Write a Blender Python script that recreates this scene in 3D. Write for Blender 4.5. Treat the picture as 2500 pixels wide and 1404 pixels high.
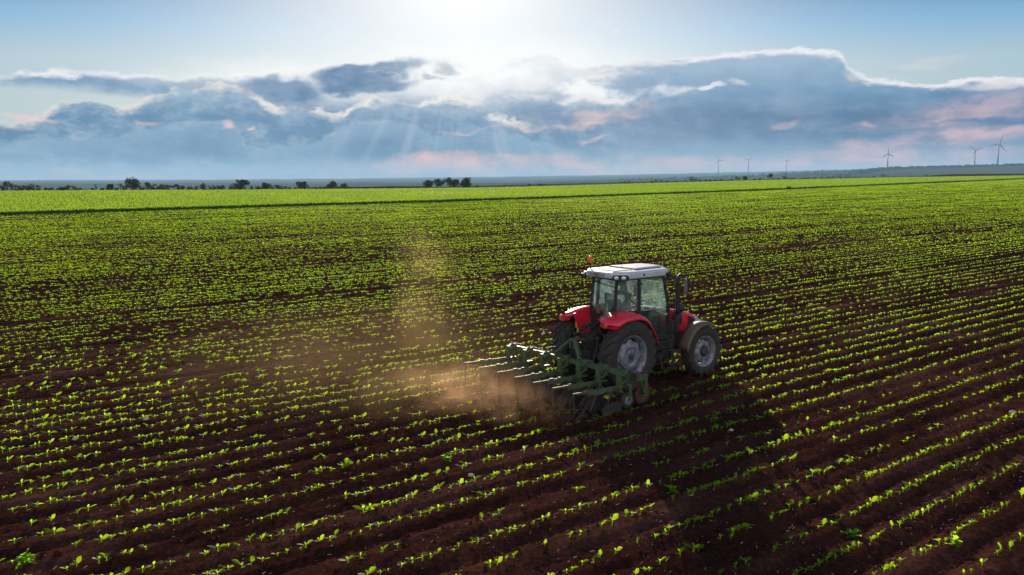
import bpy, bmesh, math, random
import numpy as np
from mathutils import Vector, Matrix, Euler

for _o in list(bpy.data.objects):
    bpy.data.objects.remove(_o)
C = bpy.context.scene.collection
SC = bpy.context.scene
RNG = np.random.default_rng(7)
random.seed(7)
PI = math.pi
R = math.radians

# ------------------------------------------------------------------ camera
CAM_H = 4.76
FPX = 2100.0                      # focal length in pixels of the 2500 px wide photograph
EXPO = 0.55                       # exposed for the shaded side of the tractor
PITCH = math.atan(265.0 / FPX)    # the camera looks down a little
cam_d = bpy.data.cameras.new('camera')
cam_d.sensor_width = 36.0
cam_d.lens = FPX / 2500.0 * 36.0
cam_d.clip_start = 0.1
cam_d.clip_end = 40000.0
cam = bpy.data.objects.new('camera', cam_d)
C.objects.link(cam)
cam.location = (0, 0, CAM_H)
cam.rotation_euler = (PI / 2 - PITCH, 0, 0)
SC.camera = cam

# ------------------------------------------------------------------ render settings
SC.render.engine = 'CYCLES'
SC.cycles.use_denoising = True
SC.cycles.max_bounces = 8
SC.cycles.transparent_max_bounces = 16
SC.cycles.volume_bounces = 0
SC.cycles.sample_clamp_indirect = 4.0
SC.view_settings.view_transform = 'Standard'
SC.view_settings.look = 'None'
SC.view_settings.exposure = EXPO
SC.view_settings.gamma = 1.0


def lin(c):
    """sRGB 0..255 triple -> linear RGBA"""
    o = []
    for v in c[:3]:
        v = v / 255.0
        o.append(v / 12.92 if v <= 0.04045 else ((v + 0.055) / 1.055) ** 2.4)
    return (o[0], o[1], o[2], 1.0)


def ang(px, py):
    """direction (azimuth, elevation) seen at a pixel of the photograph"""
    a, b = (px - 1250) / FPX, (702 - py) / FPX
    d = (a, math.cos(PITCH) + b * math.sin(PITCH), -math.sin(PITCH) + b * math.cos(PITCH))
    n = math.sqrt(sum(k * k for k in d))
    return math.atan2(d[0], d[1]), math.asin(d[2] / n)


# ------------------------------------------------------------------ sun
SUN_AZ, SUN_EL = ang(1130, -120)
SUN_VEC = Vector((math.cos(SUN_EL) * math.sin(SUN_AZ), math.cos(SUN_EL) * math.cos(SUN_AZ), math.sin(SUN_EL)))
sun_d = bpy.data.lights.new('sun', 'SUN')
sun_d.energy = 5.0
sun_d.angle = R(0.5)
sun_d.color = (1.0, 0.86, 0.66)
sun = bpy.data.objects.new('sun', sun_d)
C.objects.link(sun)
sun.rotation_euler = SUN_VEC.to_track_quat('Z', 'Y').to_euler()
sun.location = (0, 0, 60)

# ------------------------------------------------------------------ sky: Nishita under procedural clouds, laid out by azimuth and elevation
W = bpy.data.worlds.new('World')
SC.world = W
W.use_nodes = True
WT = W.node_tree
WT.nodes.clear()
SKY_K = 0.1                       # strength of the Background


class NG:
    """tiny helper to write node graphs"""
    def __init__(self, nt):
        self.nt = nt

    def n(self, typ, **kw):
        nd = self.nt.nodes.new(typ)
        for k, v in kw.items():
            setattr(nd, k, v)
        return nd

    def put(self, sock, v):
        if hasattr(v, 'is_linked') or isinstance(v, bpy.types.NodeSocket):
            self.nt.links.new(v, sock)
        else:
            sock.default_value = v

    def m(self, op, a, b=None, c=None, clamp=False):
        nd = self.n('ShaderNodeMath', operation=op)
        nd.use_clamp = clamp
        self.put(nd.inputs[0], a)
        if b is not None:
            self.put(nd.inputs[1], b)
        if c is not None:
            self.put(nd.inputs[2], c)
        return nd.outputs[0]

    def vm(self, op, a, b=None):
        nd = self.n('ShaderNodeVectorMath', operation=op)
        self.put(nd.inputs[0], a)
        if b is not None:
            self.put(nd.inputs[1], b)
        return nd.outputs['Value'] if op in ('LENGTH', 'DOT_PRODUCT', 'DISTANCE') else nd.outputs['Vector']

    def step(self, v, a, b, o0=0.0, o1=1.0, kind='SMOOTHSTEP'):
        nd = self.n('ShaderNodeMapRange', interpolation_type=kind)
        self.put(nd.inputs['Value'], v)
        self.put(nd.inputs['From Min'], a)
        self.put(nd.inputs['From Max'], b)
        self.put(nd.inputs['To Min'], o0)
        self.put(nd.inputs['To Max'], o1)
        return nd.outputs['Result']

    def mix(self, fac, a, b, blend='MIX'):
        nd = self.n('ShaderNodeMix', data_type='RGBA', blend_type=blend)
        nd.clamp_factor = True
        self.put(nd.inputs[0], fac)
        self.put(nd.inputs[6], a)
        self.put(nd.inputs[7], b)
        return nd.outputs[2]

    def noise(self, vec, scale, detail=5.0, rough=0.55, dist=0.0, dims='3D'):
        nd = self.n('ShaderNodeTexNoise', noise_dimensions=dims)
        if vec is not None:
            self.put(nd.inputs['Vector'], vec)
        self.put(nd.inputs['Scale'], scale)
        self.put(nd.inputs['Detail'], detail)
        self.put(nd.inputs['Roughness'], rough)
        self.put(nd.inputs['Distortion'], dist)
        return nd.outputs['Fac']

    def ramp(self, fac, stops, interp='LINEAR'):
        nd = self.n('ShaderNodeValToRGB')
        cr = nd.color_ramp
        cr.interpolation = interp
        while len(cr.elements) < len(stops):
            cr.elements.new(0.5)
        for e, (p, c) in zip(cr.elements, stops):
            e.position = p
            e.color = c
        self.put(nd.inputs[0], fac)
        return nd.outputs[0]

    def curve(self, v, pts):
        nd = self.n('ShaderNodeFloatCurve')
        cu = nd.mapping.curves[0]
        while len(cu.points) < len(pts):
            cu.points.new(0.5, 0.5)
        for p, (x, y) in zip(cu.points, pts):
            p.location = (x, y)
            p.handle_type = 'AUTO'
        nd.mapping.update()
        self.put(nd.inputs['Value'], v)
        return nd.outputs[0]


g = NG(WT)
tc = g.n('ShaderNodeTexCoord')
sep = g.n('ShaderNodeSeparateXYZ')
WT.links.new(tc.outputs['Generated'], sep.inputs[0])
AZ = g.m('ARCTAN2', sep.outputs[0], sep.outputs[1])
EL = g.m('ARCSINE', sep.outputs[2])
comb = g.n('ShaderNodeCombineXYZ')
WT.links.new(AZ, comb.inputs[0])
WT.links.new(EL, comb.inputs[1])
DIR2 = comb.outputs[0]
AZ0, AZ1, ELM = -0.62, 0.62, 0.40
azn = g.m('DIVIDE', g.m('SUBTRACT', AZ, AZ0), AZ1 - AZ0, clamp=True)


def profile(pts):
    """edge of a cloud bank given as photograph pixels -> elevation for every azimuth"""
    q = []
    for px, py in pts:
        a, e = ang(px, py)
        q.append(((a - AZ0) / (AZ1 - AZ0), e / ELM))
    q = [(0.0, q[0][1])] + q + [(1.0, q[-1][1])]
    return g.m('MULTIPLY', g.curve(azn, q), ELM)


def rgb(r, gg, b, k=1.0):
    c = lin((r, gg, b))
    k = k / 2 ** EXPO
    return (c[0] * k / SKY_K, c[1] * k / SKY_K, c[2] * k / SKY_K, 1.0)


# warp noise (clouds are stretched sideways)
mp = g.n('ShaderNodeMapping')
mp.inputs['Scale'].default_value = (1.0, 1.9, 1.0)
WT.links.new(DIR2, mp.inputs['Vector'])
NV = mp.outputs[0]
n_big = g.m('SUBTRACT', g.noise(NV, 9.0, 6.0, 0.6), 0.5)
n_fine = g.m('SUBTRACT', g.noise(NV, 34.0, 5.0, 0.62), 0.5)
nz = g.n('ShaderNodeTexNoise')
WT.links.new(NV, nz.inputs['Vector'])
nz.inputs['Scale'].default_value = 22.0
nz.inputs['Detail'].default_value = 5.0
wv = g.vm('MULTIPLY', g.vm('SUBTRACT', nz.outputs['Color'], (0.5, 0.5, 0.5)), (0.062, 0.036, 0.0))
DW = g.vm('ADD', DIR2, wv)
mp2 = g.n('ShaderNodeMapping')
mp2.inputs['Scale'].default_value = (1.0, 5.0, 1.0)
WT.links.new(DIR2, mp2.inputs['Vector'])
n_str = g.noise(mp2.outputs[0], 11.0, 5.0, 0.6)


def blob(px, py, rx, ry, rot=0.0, soft=0.55, vec=None):
    """soft ellipse of cloud, centre and radii in photograph pixels"""
    a, e = ang(px, py)
    nd = g.n('ShaderNodeMapping', vector_type='TEXTURE')
    nd.inputs['Location'].default_value = (a, e, 0)
    nd.inputs['Rotation'].default_value = (0, 0, R(rot))
    nd.inputs['Scale'].default_value = (rx / FPX, ry / FPX, 1)
    WT.links.new(vec if vec is not None else DW, nd.inputs['Vector'])
    return g.step(g.vm('LENGTH', nd.outputs[0]), 1.0 + soft * 0.5, 1.0 - soft)


# --- clear sky
sky = g.n('ShaderNodeTexSky', sky_type='NISHITA')
sky.sun_disc = False
sky.sun_elevation = SUN_EL
sky.sun_rotation = SUN_AZ
sky.altitude = 100.0
sky.air_density = 1.0
sky.dust_density = 1.5
sky.ozone_density = 2.5
svec = g.n('ShaderNodeCombineXYZ')
for i in range(3):
    svec.inputs[i].default_value = SUN_VEC[i]
cosang = g.vm('DOT_PRODUCT', tc.outputs['Generated'], svec.outputs[0])
theta = g.m('ARCCOSINE', g.m('MINIMUM', cosang, 0.999999))

elr = g.m('DIVIDE', EL, ELM, clamp=True)


def elp(py):
    return ang(1250, py)[1] / ELM


grad = g.ramp(elr, [(0.0, rgb(188, 192, 202)), (elp(300), rgb(160, 184, 194)), (elp(170), rgb(158, 186, 203)),
                    (elp(80), rgb(98, 162, 206)), (elp(0), rgb(30, 118, 178)), (1.0, rgb(36, 100, 168))])
clear = g.mix(0.86, sky.outputs[0], grad)
glow_w = g.m('EXPONENT', g.m('MULTIPLY', g.m('POWER', g.m('DIVIDE', theta, 0.24), 2.0), -1.0))
clear = g.mix(g.m('MULTIPLY', glow_w, 0.80), clear, rgb(232, 237, 244, 1.0))
# far above and behind the frame the plain sky is enough
col = clear

# --- main layers
sunprox = g.m('EXPONENT', g.m('MULTIPLY', g.m('POWER', g.m('DIVIDE', theta, 0.42), 2.0), -1.0))
front = g.step(g.m('ABSOLUTE', AZ), 1.5, 1.0)

body = g.ramp(elr, [(0.0, rgb(196, 190, 202)), (elp(415), rgb(160, 170, 194)), (elp(385), rgb(116, 148, 180)),
                    (elp(340), rgb(38, 98, 144)), (elp(290), rgb(16, 84, 134)), (elp(235), rgb(88, 138, 178)),
                    (elp(175), rgb(146, 178, 205)), (elp(120), rgb(168, 190, 212))])
body = g.mix(g.step(n_big, 0.06, -0.16, 0.0, 0.30), body, rgb(150, 176, 200))
body = g.mix(g.step(n_str, 0.45, 0.75, 0.0, 0.22), body, rgb(176, 188, 208))
n_lob = g.noise(mp.outputs[0], 17.0, 7.0, 0.62, 0.15)
calm = g.step(AZ, 0.22, 0.06, 0.30, 1.0)
body = g.mix(g.m('MULTIPLY', calm, g.step(n_lob, 0.46, 0.66, 0.0, 0.30)), body, rgb(160, 182, 206))
body = g.mix(g.m('MULTIPLY', calm, g.step(n_lob, 0.50, 0.36, 0.0, 0.42)), body, rgb(56, 104, 144))
n_bil = g.noise(mp.outputs[0], 44.0, 5.0, 0.65, 0.3)
body = g.mix(g.m('MULTIPLY', calm, g.step(n_bil, 0.48, 0.68, 0.0, 0.28)), body, rgb(190, 204, 220))
body = g.mix(g.m('MULTIPLY', calm, g.step(n_bil, 0.50, 0.34, 0.0, 0.26)), body, rgb(60, 108, 148))
body_c = g.mix(g.m('MULTIPLY', sunprox, 0.34), body, rgb(196, 206, 220))

topU = profile([(0, 188), (60, 177), (150, 171), (300, 180), (480, 187), (600, 180), (700, 176), (770, 163), (900, 146),
                (1000, 140), (1100, 137), (1190, 150), (1270, 128), (1350, 127), (1385, 156), (1500, 152), (1600, 147),
                (1700, 136), (1800, 127), (1900, 121), (2000, 123), (2045, 128), (2070, 160), (2110, 187), (2200, 196),
                (2260, 205), (2350, 200), (2430, 196), (2500, 192)])
botU = profile([(0, 214), (100, 220), (200, 229), (300, 238), (380, 252), (420, 300), (470, 560), (1400, 560), (2500, 560)])
topL = profile([(0, 292), (60, 294), (100, 286), (130, 262), (180, 246), (240, 240), (290, 258), (350, 240), (420, 222),
                (470, 214), (560, 208), (640, 240), (700, 268), (770, 262), (830, 282), (860, 252), (900, 240), (950, 236),
                (1010, 246), (1060, 238), (1110, 232), (1170, 258), (1250, 290), (1400, 300), (1700, 330), (2500, 360)])

dU = g.m('SUBTRACT', g.m('ADD', topU, g.m('ADD', g.m('MULTIPLY', n_fine, 0.020), g.m('MULTIPLY', n_big, 0.010))), EL)
dB = g.m('SUBTRACT', EL, g.m('ADD', botU, g.m('MULTIPLY', n_fine, 0.010)))
mU = g.m('MULTIPLY', g.step(dU, 0.0, 0.006), g.step(dB, -0.002, 0.012))
mU = g.m('MULTIPLY', mU, front)
col = g.mix(mU, col, body_c)
# silver lining along the upper edge
rimU = g.m('MULTIPLY', g.m('MULTIPLY', g.step(dU, -0.0025, 0.0012), g.step(dU, 0.0085, 0.0015)), g.step(dB, 0.0, 0.01))
rimU = g.m('MULTIPLY', g.m('MULTIPLY', rimU, front), g.step(n_str, 0.36, 0.58, 0.12, 0.95))
col = g.mix(rimU, col, rgb(246, 243, 244))

# bright veil of thin cloud below the sun
veil = g.m('MAXIMUM', blob(1170, 178, 340, 72, 3, 0.8), g.m('MULTIPLY', blob(860, 200, 420, 46, 0, 0.9), 0.75))
veil = g.m('MAXIMUM', veil, g.m('MULTIPLY', blob(1390, 210, 240, 44, -4, 0.9), g.step(n_lob, 0.40, 0.60, 0.15, 0.95)))
col = g.mix(g.m('MULTIPLY', veil, g.step(n_lob, 0.30, 0.62, 0.72, 1.0)), col, rgb(253, 252, 250, 1.08))

# lower cumulus bank in front
dL = g.m('SUBTRACT', g.m('ADD', topL, g.m('ADD', g.m('MULTIPLY', n_fine, 0.030), g.m('MULTIPLY', n_big, 0.022))), EL)
mL = g.m('MULTIPLY', g.m('MULTIPLY', g.step(dL, 0.0, 0.004), front), g.step(AZ, 0.16, 0.02))
bodyL = g.ramp(elr, [(0.0, rgb(190, 190, 204)), (elp(425), rgb(148, 168, 194)), (elp(400), rgb(104, 146, 180)),
                     (elp(350), rgb(58, 112, 152)), (elp(300), rgb(82, 132, 168)), (elp(245), rgb(156, 182, 203)),
                     (elp(200), rgb(190, 205, 218))])
bodyL = g.mix(g.step(n_lob, 0.47, 0.64, 0.0, 0.50), bodyL, rgb(166, 188, 206))
bodyL = g.mix(g.step(n_lob, 0.50, 0.36, 0.0, 0.55), bodyL, rgb(64, 112, 148))
bodyL = g.mix(g.step(n_bil, 0.48, 0.66, 0.0, 0.34), bodyL, rgb(196, 208, 222))
bodyL = g.mix(g.step(n_bil, 0.50, 0.34, 0.0, 0.26), bodyL, rgb(60, 108, 148))
bodyL = g.mix(g.m('MULTIPLY', sunprox, 0.30), bodyL, rgb(150, 166, 196))
col = g.mix(mL, col, bodyL)
n_rim = g.noise(mp.outputs[0], 15.0, 4.0, 0.6)
rimL = g.m('MULTIPLY', g.step(dL, -0.003, 0.001), g.step(dL, 0.011, 0.002))
rimL = g.m('MULTIPLY', g.m('MULTIPLY', rimL, g.step(AZ, 0.06, -0.02)), g.m('MULTIPLY', front, g.step(n_rim, 0.40, 0.56, 0.08, 1.0)))
col = g.mix(rimL, col, g.mix(sunprox, rgb(214, 208, 206), rgb(255, 246, 236)))

# lowest bank, a darker layer of small heaps
topM = profile([(0, 352), (150, 330), (300, 322), (420, 306), (520, 286), (570, 300), (610, 336), (700, 352), (780, 330), (860, 300),
                (960, 286), (1020, 300), (1060, 330), (1150, 300), (1260, 326), (1400, 350), (1700, 372), (2500, 400)])
dM = g.m('SUBTRACT', g.m('ADD', topM, g.m('ADD', g.m('MULTIPLY', n_fine, 0.034), g.m('MULTIPLY', n_big, 0.040))), EL)
mM = g.m('MULTIPLY', g.m('MULTIPLY', g.step(dM, 0.0, 0.006), front), g.m('MULTIPLY', g.step(AZ, 0.12, 0.0), g.step(EL, 0.012, 0.032)))
bodyM = g.mix(g.step(dM, 0.0, 0.045), rgb(146, 176, 202), rgb(48, 104, 148))
col = g.mix(g.m('MULTIPLY', mM, 0.62), col, bodyM)
rimM = g.m('MULTIPLY', g.m('MULTIPLY', g.step(dM, -0.002, 0.001), g.step(dM, 0.007, 0.0015)), g.m('MULTIPLY', mM, g.step(n_rim, 0.54, 0.62)))
col = g.mix(g.m('MULTIPLY', rimM, 0.4), col, rgb(250, 232, 222))

# detached dark clouds near the sun
dk = blob(700, 218, 92, 26, 0, 0.45)
for b in ((850, 186, 90, 24, 8, .45), (900, 205, 120, 17, 4, .5), (960, 172, 72, 22, 14, .5), (830, 208, 70, 14, 0, .5)):
    dk = g.m('MAXIMUM', dk, blob(*b))
dk2 = g.m('MAXIMUM', blob(1085, 165, 32, 14, -6, .7), blob(1050, 185, 22, 9, 0, .8))
dcol = g.mix(g.step(n_lob, 0.38, 0.62), rgb(74, 116, 156), rgb(124, 150, 180))
col = g.mix(g.m('MULTIPLY', dk, 0.96), col, dcol)
col = g.mix(g.m('MULTIPLY', dk2, 0.75), col, rgb(150, 166, 184))


def wisps(lst, c, k):
    global col
    mm = None
    for b in lst:
        q = blob(*b)
        mm = q if mm is None else g.m('MAXIMUM', mm, q)
    mm = g.m('MULTIPLY', mm, g.step(n_lob, 0.34, 0.60, 0.15, 1.0))
    col = g.mix(g.m('MULTIPLY', mm, k), col, c)


wisps([(1300, 210, 74, 20, 4, .6), (1180, 222, 46, 16, 0, .6), (1400, 238, 190, 9, 3, .8), (1620, 222, 70, 13, 4, .6),
       (1735, 214, 34, 7, 5, .6), (1805, 203, 30, 8, -3, .6), (1480, 182, 120, 10, 0, .8), (1560, 158, 160, 9, 3, .8)],
      rgb(248, 240, 238), 0.92)
wisps([(2240, 158, 78, 11, 2, .8), (2085, 178, 40, 12, -20, .7), (2160, 196, 60, 8, -6, .8), (2420, 208, 90, 12, 3, .9)],
      rgb(222, 216, 216), 0.75)
wisps([(1500, 275, 90, 18, 8, .8), (1420, 300, 80, 9, 4, .8), (1440, 336, 44, 8, 4, .8), (1280, 312, 70, 8, 2, .8),
       (555, 306, 13, 9, 35, .8), (370, 308, 24, 4, 0, .9), (604, 320, 18, 4, 20, .9), (60, 294, 60, 6, -4, .9),
       (1120, 320, 70, 5, 4, .8)],
      rgb(250, 210, 198), 0.80)
wisps([(2350, 262, 170, 20, 9, .9), (2300, 285, 200, 12, 7, .9), (2120, 302, 60, 8, 4, .9), (2250, 308, 70, 10, 0, .9),
       (2430, 322, 110, 12, 8, .9), (1930, 300, 36, 6, 8, .9)],
      rgb(222, 184, 190), 0.70)
wisps([(1150, 400, 300, 22, 1, 1.0), (1040, 388, 130, 12, 2, 1.0), (1440, 412, 460, 22, 0, 1.0)], rgb(255, 196, 180), 1.0)
wisps([(280, 432, 230, 9, 0, 1.0), (2060, 392, 460, 22, 2, 1.0), (2200, 350, 260, 20, 6, 1.0)], rgb(226, 184, 190), 0.9)

# shafts of light below the bank
daz = g.m('SUBTRACT', AZ, SUN_AZ)
phi = g.m('ARCTAN2', daz, g.m('SUBTRACT', SUN_EL, EL))
pc = g.n('ShaderNodeCombineXYZ')
WT.links.new(phi, pc.inputs[0])
shaft = g.step(g.noise(pc.outputs[0], 8.0, 3.0, 0.55), 0.46, 0.70)
shaft = g.m('MULTIPLY', shaft, g.m('MULTIPLY', g.step(EL, 0.088, 0.062), g.step(EL, 0.0, 0.03, 0.2, 1.0)))
shaft = g.m('MULTIPLY', shaft, g.step(g.m('ABSOLUTE', g.m('ADD', phi, 0.0)), 1.05, 0.3))
col = g.mix(g.m('MULTIPLY', shaft, 0.42), col, rgb(196, 204, 222))

# glare round the sun, over everything
# the sky behind the camera: unseen bright fill, added to lift the tractor's shaded sides
back_fill = g.m('MULTIPLY', g.step(g.m('ABSOLUTE', AZ), 1.3, 2.3), g.m('MULTIPLY', g.step(EL, 1.2, 0.5), g.step(EL, -0.01, 0.03)))
col = g.mix(g.m('MULTIPLY', back_fill, 0.85), col, rgb(246, 244, 240, 1.25))
glare = g.m('EXPONENT', g.m('MULTIPLY', g.m('POWER', g.m('DIVIDE', theta, 0.100), 2.0), -1.0))
col = g.mix(g.m('MINIMUM', g.m('MULTIPLY', glare, 1.0), 1.0), col, rgb(255, 254, 250, 1.15))
# short vapour trail high on the right
trail = blob(1505, 77, 9, 2.2, -32, 0.6, DIR2)
col = g.mix(g.m('MULTIPLY', trail, 0.8), col, rgb(250, 246, 244))
# everything under the horizon stays a dull hazy tone
col = g.mix(g.step(EL, 0.0, -0.03), col, rgb(120, 130, 140))
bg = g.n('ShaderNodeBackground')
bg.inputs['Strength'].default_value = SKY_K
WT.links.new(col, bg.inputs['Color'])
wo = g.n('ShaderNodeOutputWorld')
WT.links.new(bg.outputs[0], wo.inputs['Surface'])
W.cycles.sampling_method = 'MANUAL'
W.cycles.sample_map_resolution = 1024

# ------------------------------------------------------------------ helpers
def tag(o, label=None, cat=None, group=None, kind=None):
    if label:
        o['label'] = label
    if cat:
        o['category'] = cat
    if group:
        o['group'] = group
    if kind:
        o['kind'] = kind
    return o


def empty(name, loc, rz=0.0, parent=None):
    o = bpy.data.objects.new(name, None)
    o.empty_display_size = 0.2
    C.objects.link(o)
    o.location = loc
    o.rotation_euler = (0, 0, rz)
    if parent:
        o.parent = parent
    return o


def np_mesh(name, V, F, smooth=False):
    """mesh from a vertex array and an (n,4) or (n,3) face array"""
    V = np.asarray(V, np.float32)
    F = np.asarray(F, np.int32)
    me = bpy.data.meshes.new(name)
    me.vertices.add(len(V))
    me.vertices.foreach_set('co', V.ravel())
    k = F.shape[1]
    me.loops.add(F.size)
    me.loops.foreach_set('vertex_index', F.ravel())
    me.polygons.add(len(F))
    me.polygons.foreach_set('loop_start', np.arange(0, F.size, k, dtype=np.int32))
    if smooth:
        me.polygons.foreach_set('use_smooth', np.ones(len(F), bool))
    me.update(calc_edges=True)
    me.validate()
    return me


def np_obj(name, V, F, mat, smooth=False, parent=None):
    me = np_mesh(name, V, F, smooth)
    me.materials.append(mat)
    o = bpy.data.objects.new(name, me)
    C.objects.link(o)
    if parent:
        o.parent = parent
    return o


def grid_faces(n, m, off=0):
    i = np.arange(n - 1)[:, None] * m + np.arange(m - 1)[None, :]
    return (np.stack([i, i + m, i + m + 1, i + 1], -1).reshape(-1, 4) + off)


class MB:
    """collects shapes into one mesh"""
    def __init__(self):
        self.v = []
        self.f = []

    def add(self, V, F):
        o = len(self.v)
        self.v += [tuple(map(float, p)) for p in V]
        self.f += [tuple(i + o for i in q) for q in F]
        return self

    def box(self, c, s, rot=None):
        h = [k / 2 for k in s]
        V = [Vector((x * h[0], y * h[1], z * h[2])) for x in (-1, 1) for y in (-1, 1) for z in (-1, 1)]
        if rot is not None:
            M = Euler(rot).to_matrix()
            V = [M @ p for p in V]
        V = [p + Vector(c) for p in V]
        return self.add(V, [(0, 1, 3, 2), (4, 6, 7, 5), (0, 4, 5, 1), (2, 3, 7, 6), (0, 2, 6, 4), (1, 5, 7, 3)])

    def bar(self, p, q, w, h, up=(0, 0, 1)):
        p, q = Vector(p), Vector(q)
        d = (q - p).normalized()
        s = d.cross(Vector(up))
        if s.length < 1e-4:
            s = d.cross(Vector((1, 0, 0)))
        s.normalize()
        t = s.cross(d)
        V = []
        for e in (p, q):
            for a, b in ((-1, -1), (1, -1), (1, 1), (-1, 1)):
                V.append(e + s * (a * w / 2) + t * (b * h / 2))
        return self.add(V, [(3, 2, 1, 0), (4, 5, 6, 7), (0, 1, 5, 4), (1, 2, 6, 5), (2, 3, 7, 6), (3, 0, 4, 7)])

    def tube(self, pts, r, n=8, caps=True):
        pts = [Vector(p) for p in pts]
        rs = r if isinstance(r, (list, tuple)) else [r] * len(pts)
        V = []
        ref = None
        for i, p in enumerate(pts):
            d = (pts[min(i + 1, len(pts) - 1)] - pts[max(i - 1, 0)])
            d = d.normalized() if d.length > 1e-9 else Vector((0, 0, 1))
            if ref is None:
                ref = Vector((0, 0, 1)) if abs(d.z) < 0.9 else Vector((1, 0, 0))
            s = d.cross(ref).normalized()
            t = s.cross(d)
            ref = t
            for k in range(n):
                a = 2 * PI * k / n
                V.append(p + (s * math.cos(a) + t * math.sin(a)) * rs[i])
        F = []
        for i in range(len(pts) - 1):
            for k in range(n):
                F.append((i * n + k, i * n + (k + 1) % n, (i + 1) * n + (k + 1) % n, (i + 1) * n + k))
        if caps:
            F.append(tuple(range(n))[::-1])
            F.append(tuple(range((len(pts) - 1) * n, len(pts) * n)))
        return self.add(V, F)

    def lathe(self, prof, n=32, axis='y', c=(0, 0, 0)):
        """prof: list of (radius, height along the axis)"""
        V = []
        for r, h in prof:
            for k in range(n):
                a = 2 * PI * k / n
                x, z = r * math.cos(a), r * math.sin(a)
                p = {'y': (x, h, z), 'z': (x, z, h), 'x': (h, x, z)}[axis]
                V.append((p[0] + c[0], p[1] + c[1], p[2] + c[2]))
        F = []
        for i in range(len(prof) - 1):
            for k in range(n):
                F.append((i * n + k, i * n + (k + 1) % n, (i + 1) * n + (k + 1) % n, (i + 1) * n + k))
        return self.add(V, F)

    def prism(self, poly, y0, y1):
        """polygon in x,z extruded from y0 to y1"""
        n = len(poly)
        V = [(x, y0, z) for x, z in poly] + [(x, y1, z) for x, z in poly]
        F = [tuple(range(n)), tuple(range(2 * n - 1, n - 1, -1))]
        for k in range(n):
            F.append((k, n + k, n + (k + 1) % n, (k + 1) % n))
        return self.add(V, F)

    def loft(self, rows, close=False):
        m = len(rows[0])
        V = [p for r in rows for p in r]
        F = []
        for i in range(len(rows) - 1):
            for k in range(m if close else m - 1):
                F.append((i * m + k, i * m + (k + 1) % m, (i + 1) * m + (k + 1) % m, (i + 1) * m + k))
        return self.add(V, F)

    def poly(self, pts):
        return self.add(pts, [tuple(range(len(pts)))])

    def build(self, name, mat, parent=None, smooth=False, bevel=0.0, solid=0.0, subsurf=0, loc=None):
        me = bpy.data.meshes.new(name)
        me.from_pydata(self.v, [], self.f)
        bm = bmesh.new()
        bm.from_mesh(me)
        bmesh.ops.recalc_face_normals(bm, faces=bm.faces)
        bm.to_mesh(me)
        bm.free()
        if smooth:
            me.polygons.foreach_set('use_smooth', np.ones(len(me.polygons), bool))
        me.materials.append(mat)
        o = bpy.data.objects.new(name, me)
        C.objects.link(o)
        if parent:
            o.parent = parent
        if loc:
            o.location = loc
        if solid:
            md = o.modifiers.new('solid', 'SOLIDIFY')
            md.thickness = solid
            md.offset = -1
        if bevel:
            md = o.modifiers.new('bevel', 'BEVEL')
            md.width = bevel
            md.segments = 2
            md.limit_method = 'ANGLE'
            md.angle_limit = R(40)
            md.harden_normals = False
        if subsurf:
            md = o.modifiers.new('sub', 'SUBSURF')
            md.levels = md.render_levels = subsurf
        return o


def material(name, base, rough=0.6, metal=0.0, coat=0.0, var=0.15, scale=6.0, bump=0.0, bscale=60.0, dirt=None, dirt_amt=0.0,
             spec=0.5, coords='Object'):
    """Principled material with uneven colour, optional dust and bump"""
    m = bpy.data.materials.new(name)
    m.use_nodes = True
    q = NG(m.node_tree)
    p = m.node_tree.nodes['Principled BSDF']
    t = q.n('ShaderNodeTexCoord').outputs[coords]
    nn = q.noise(t, scale, 5.0, 0.6)
    b = tuple(base) + (1.0,)
    lo = tuple(max(0, k * (1 - var)) for k in base) + (1.0,)
    hi = tuple(min(1, k * (1 + var)) for k in base) + (1.0,)
    c = q.ramp(nn, [(0.25, lo), (0.5, b), (0.75, hi)])
    rr = rough
    if dirt is not None:
        dn = q.step(q.noise(t, scale * 2.3, 6.0, 0.65), 0.62 - dirt_amt * 0.5, 0.80 - dirt_amt * 0.35, 0.0, min(1.0, 0.35 + dirt_amt))
        c = q.mix(dn, c, tuple(dirt) + (1.0,))
        rr = q.step(dn, 0, 1, rough, 0.9, 'LINEAR')
    q.put(p.inputs['Base Color'], c)
    q.put(p.inputs['Roughness'], rr)
    p.inputs['Metallic'].default_value = metal
    p.inputs['Coat Weight'].default_value = coat
    p.inputs['Coat Roughness'].default_value = 0.12
    p.inputs['Specular IOR Level'].default_value = spec
    if bump:
        bn = q.n('ShaderNodeBump')
        bn.inputs['Strength'].default_value = bump
        bn.inputs['Distance'].default_value = 0.02
        q.put(bn.inputs['Height'], q.noise(t, bscale, 6.0, 0.6))
        m.node_tree.links.new(bn.outputs[0], p.inputs['Normal'])
    return m


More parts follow.
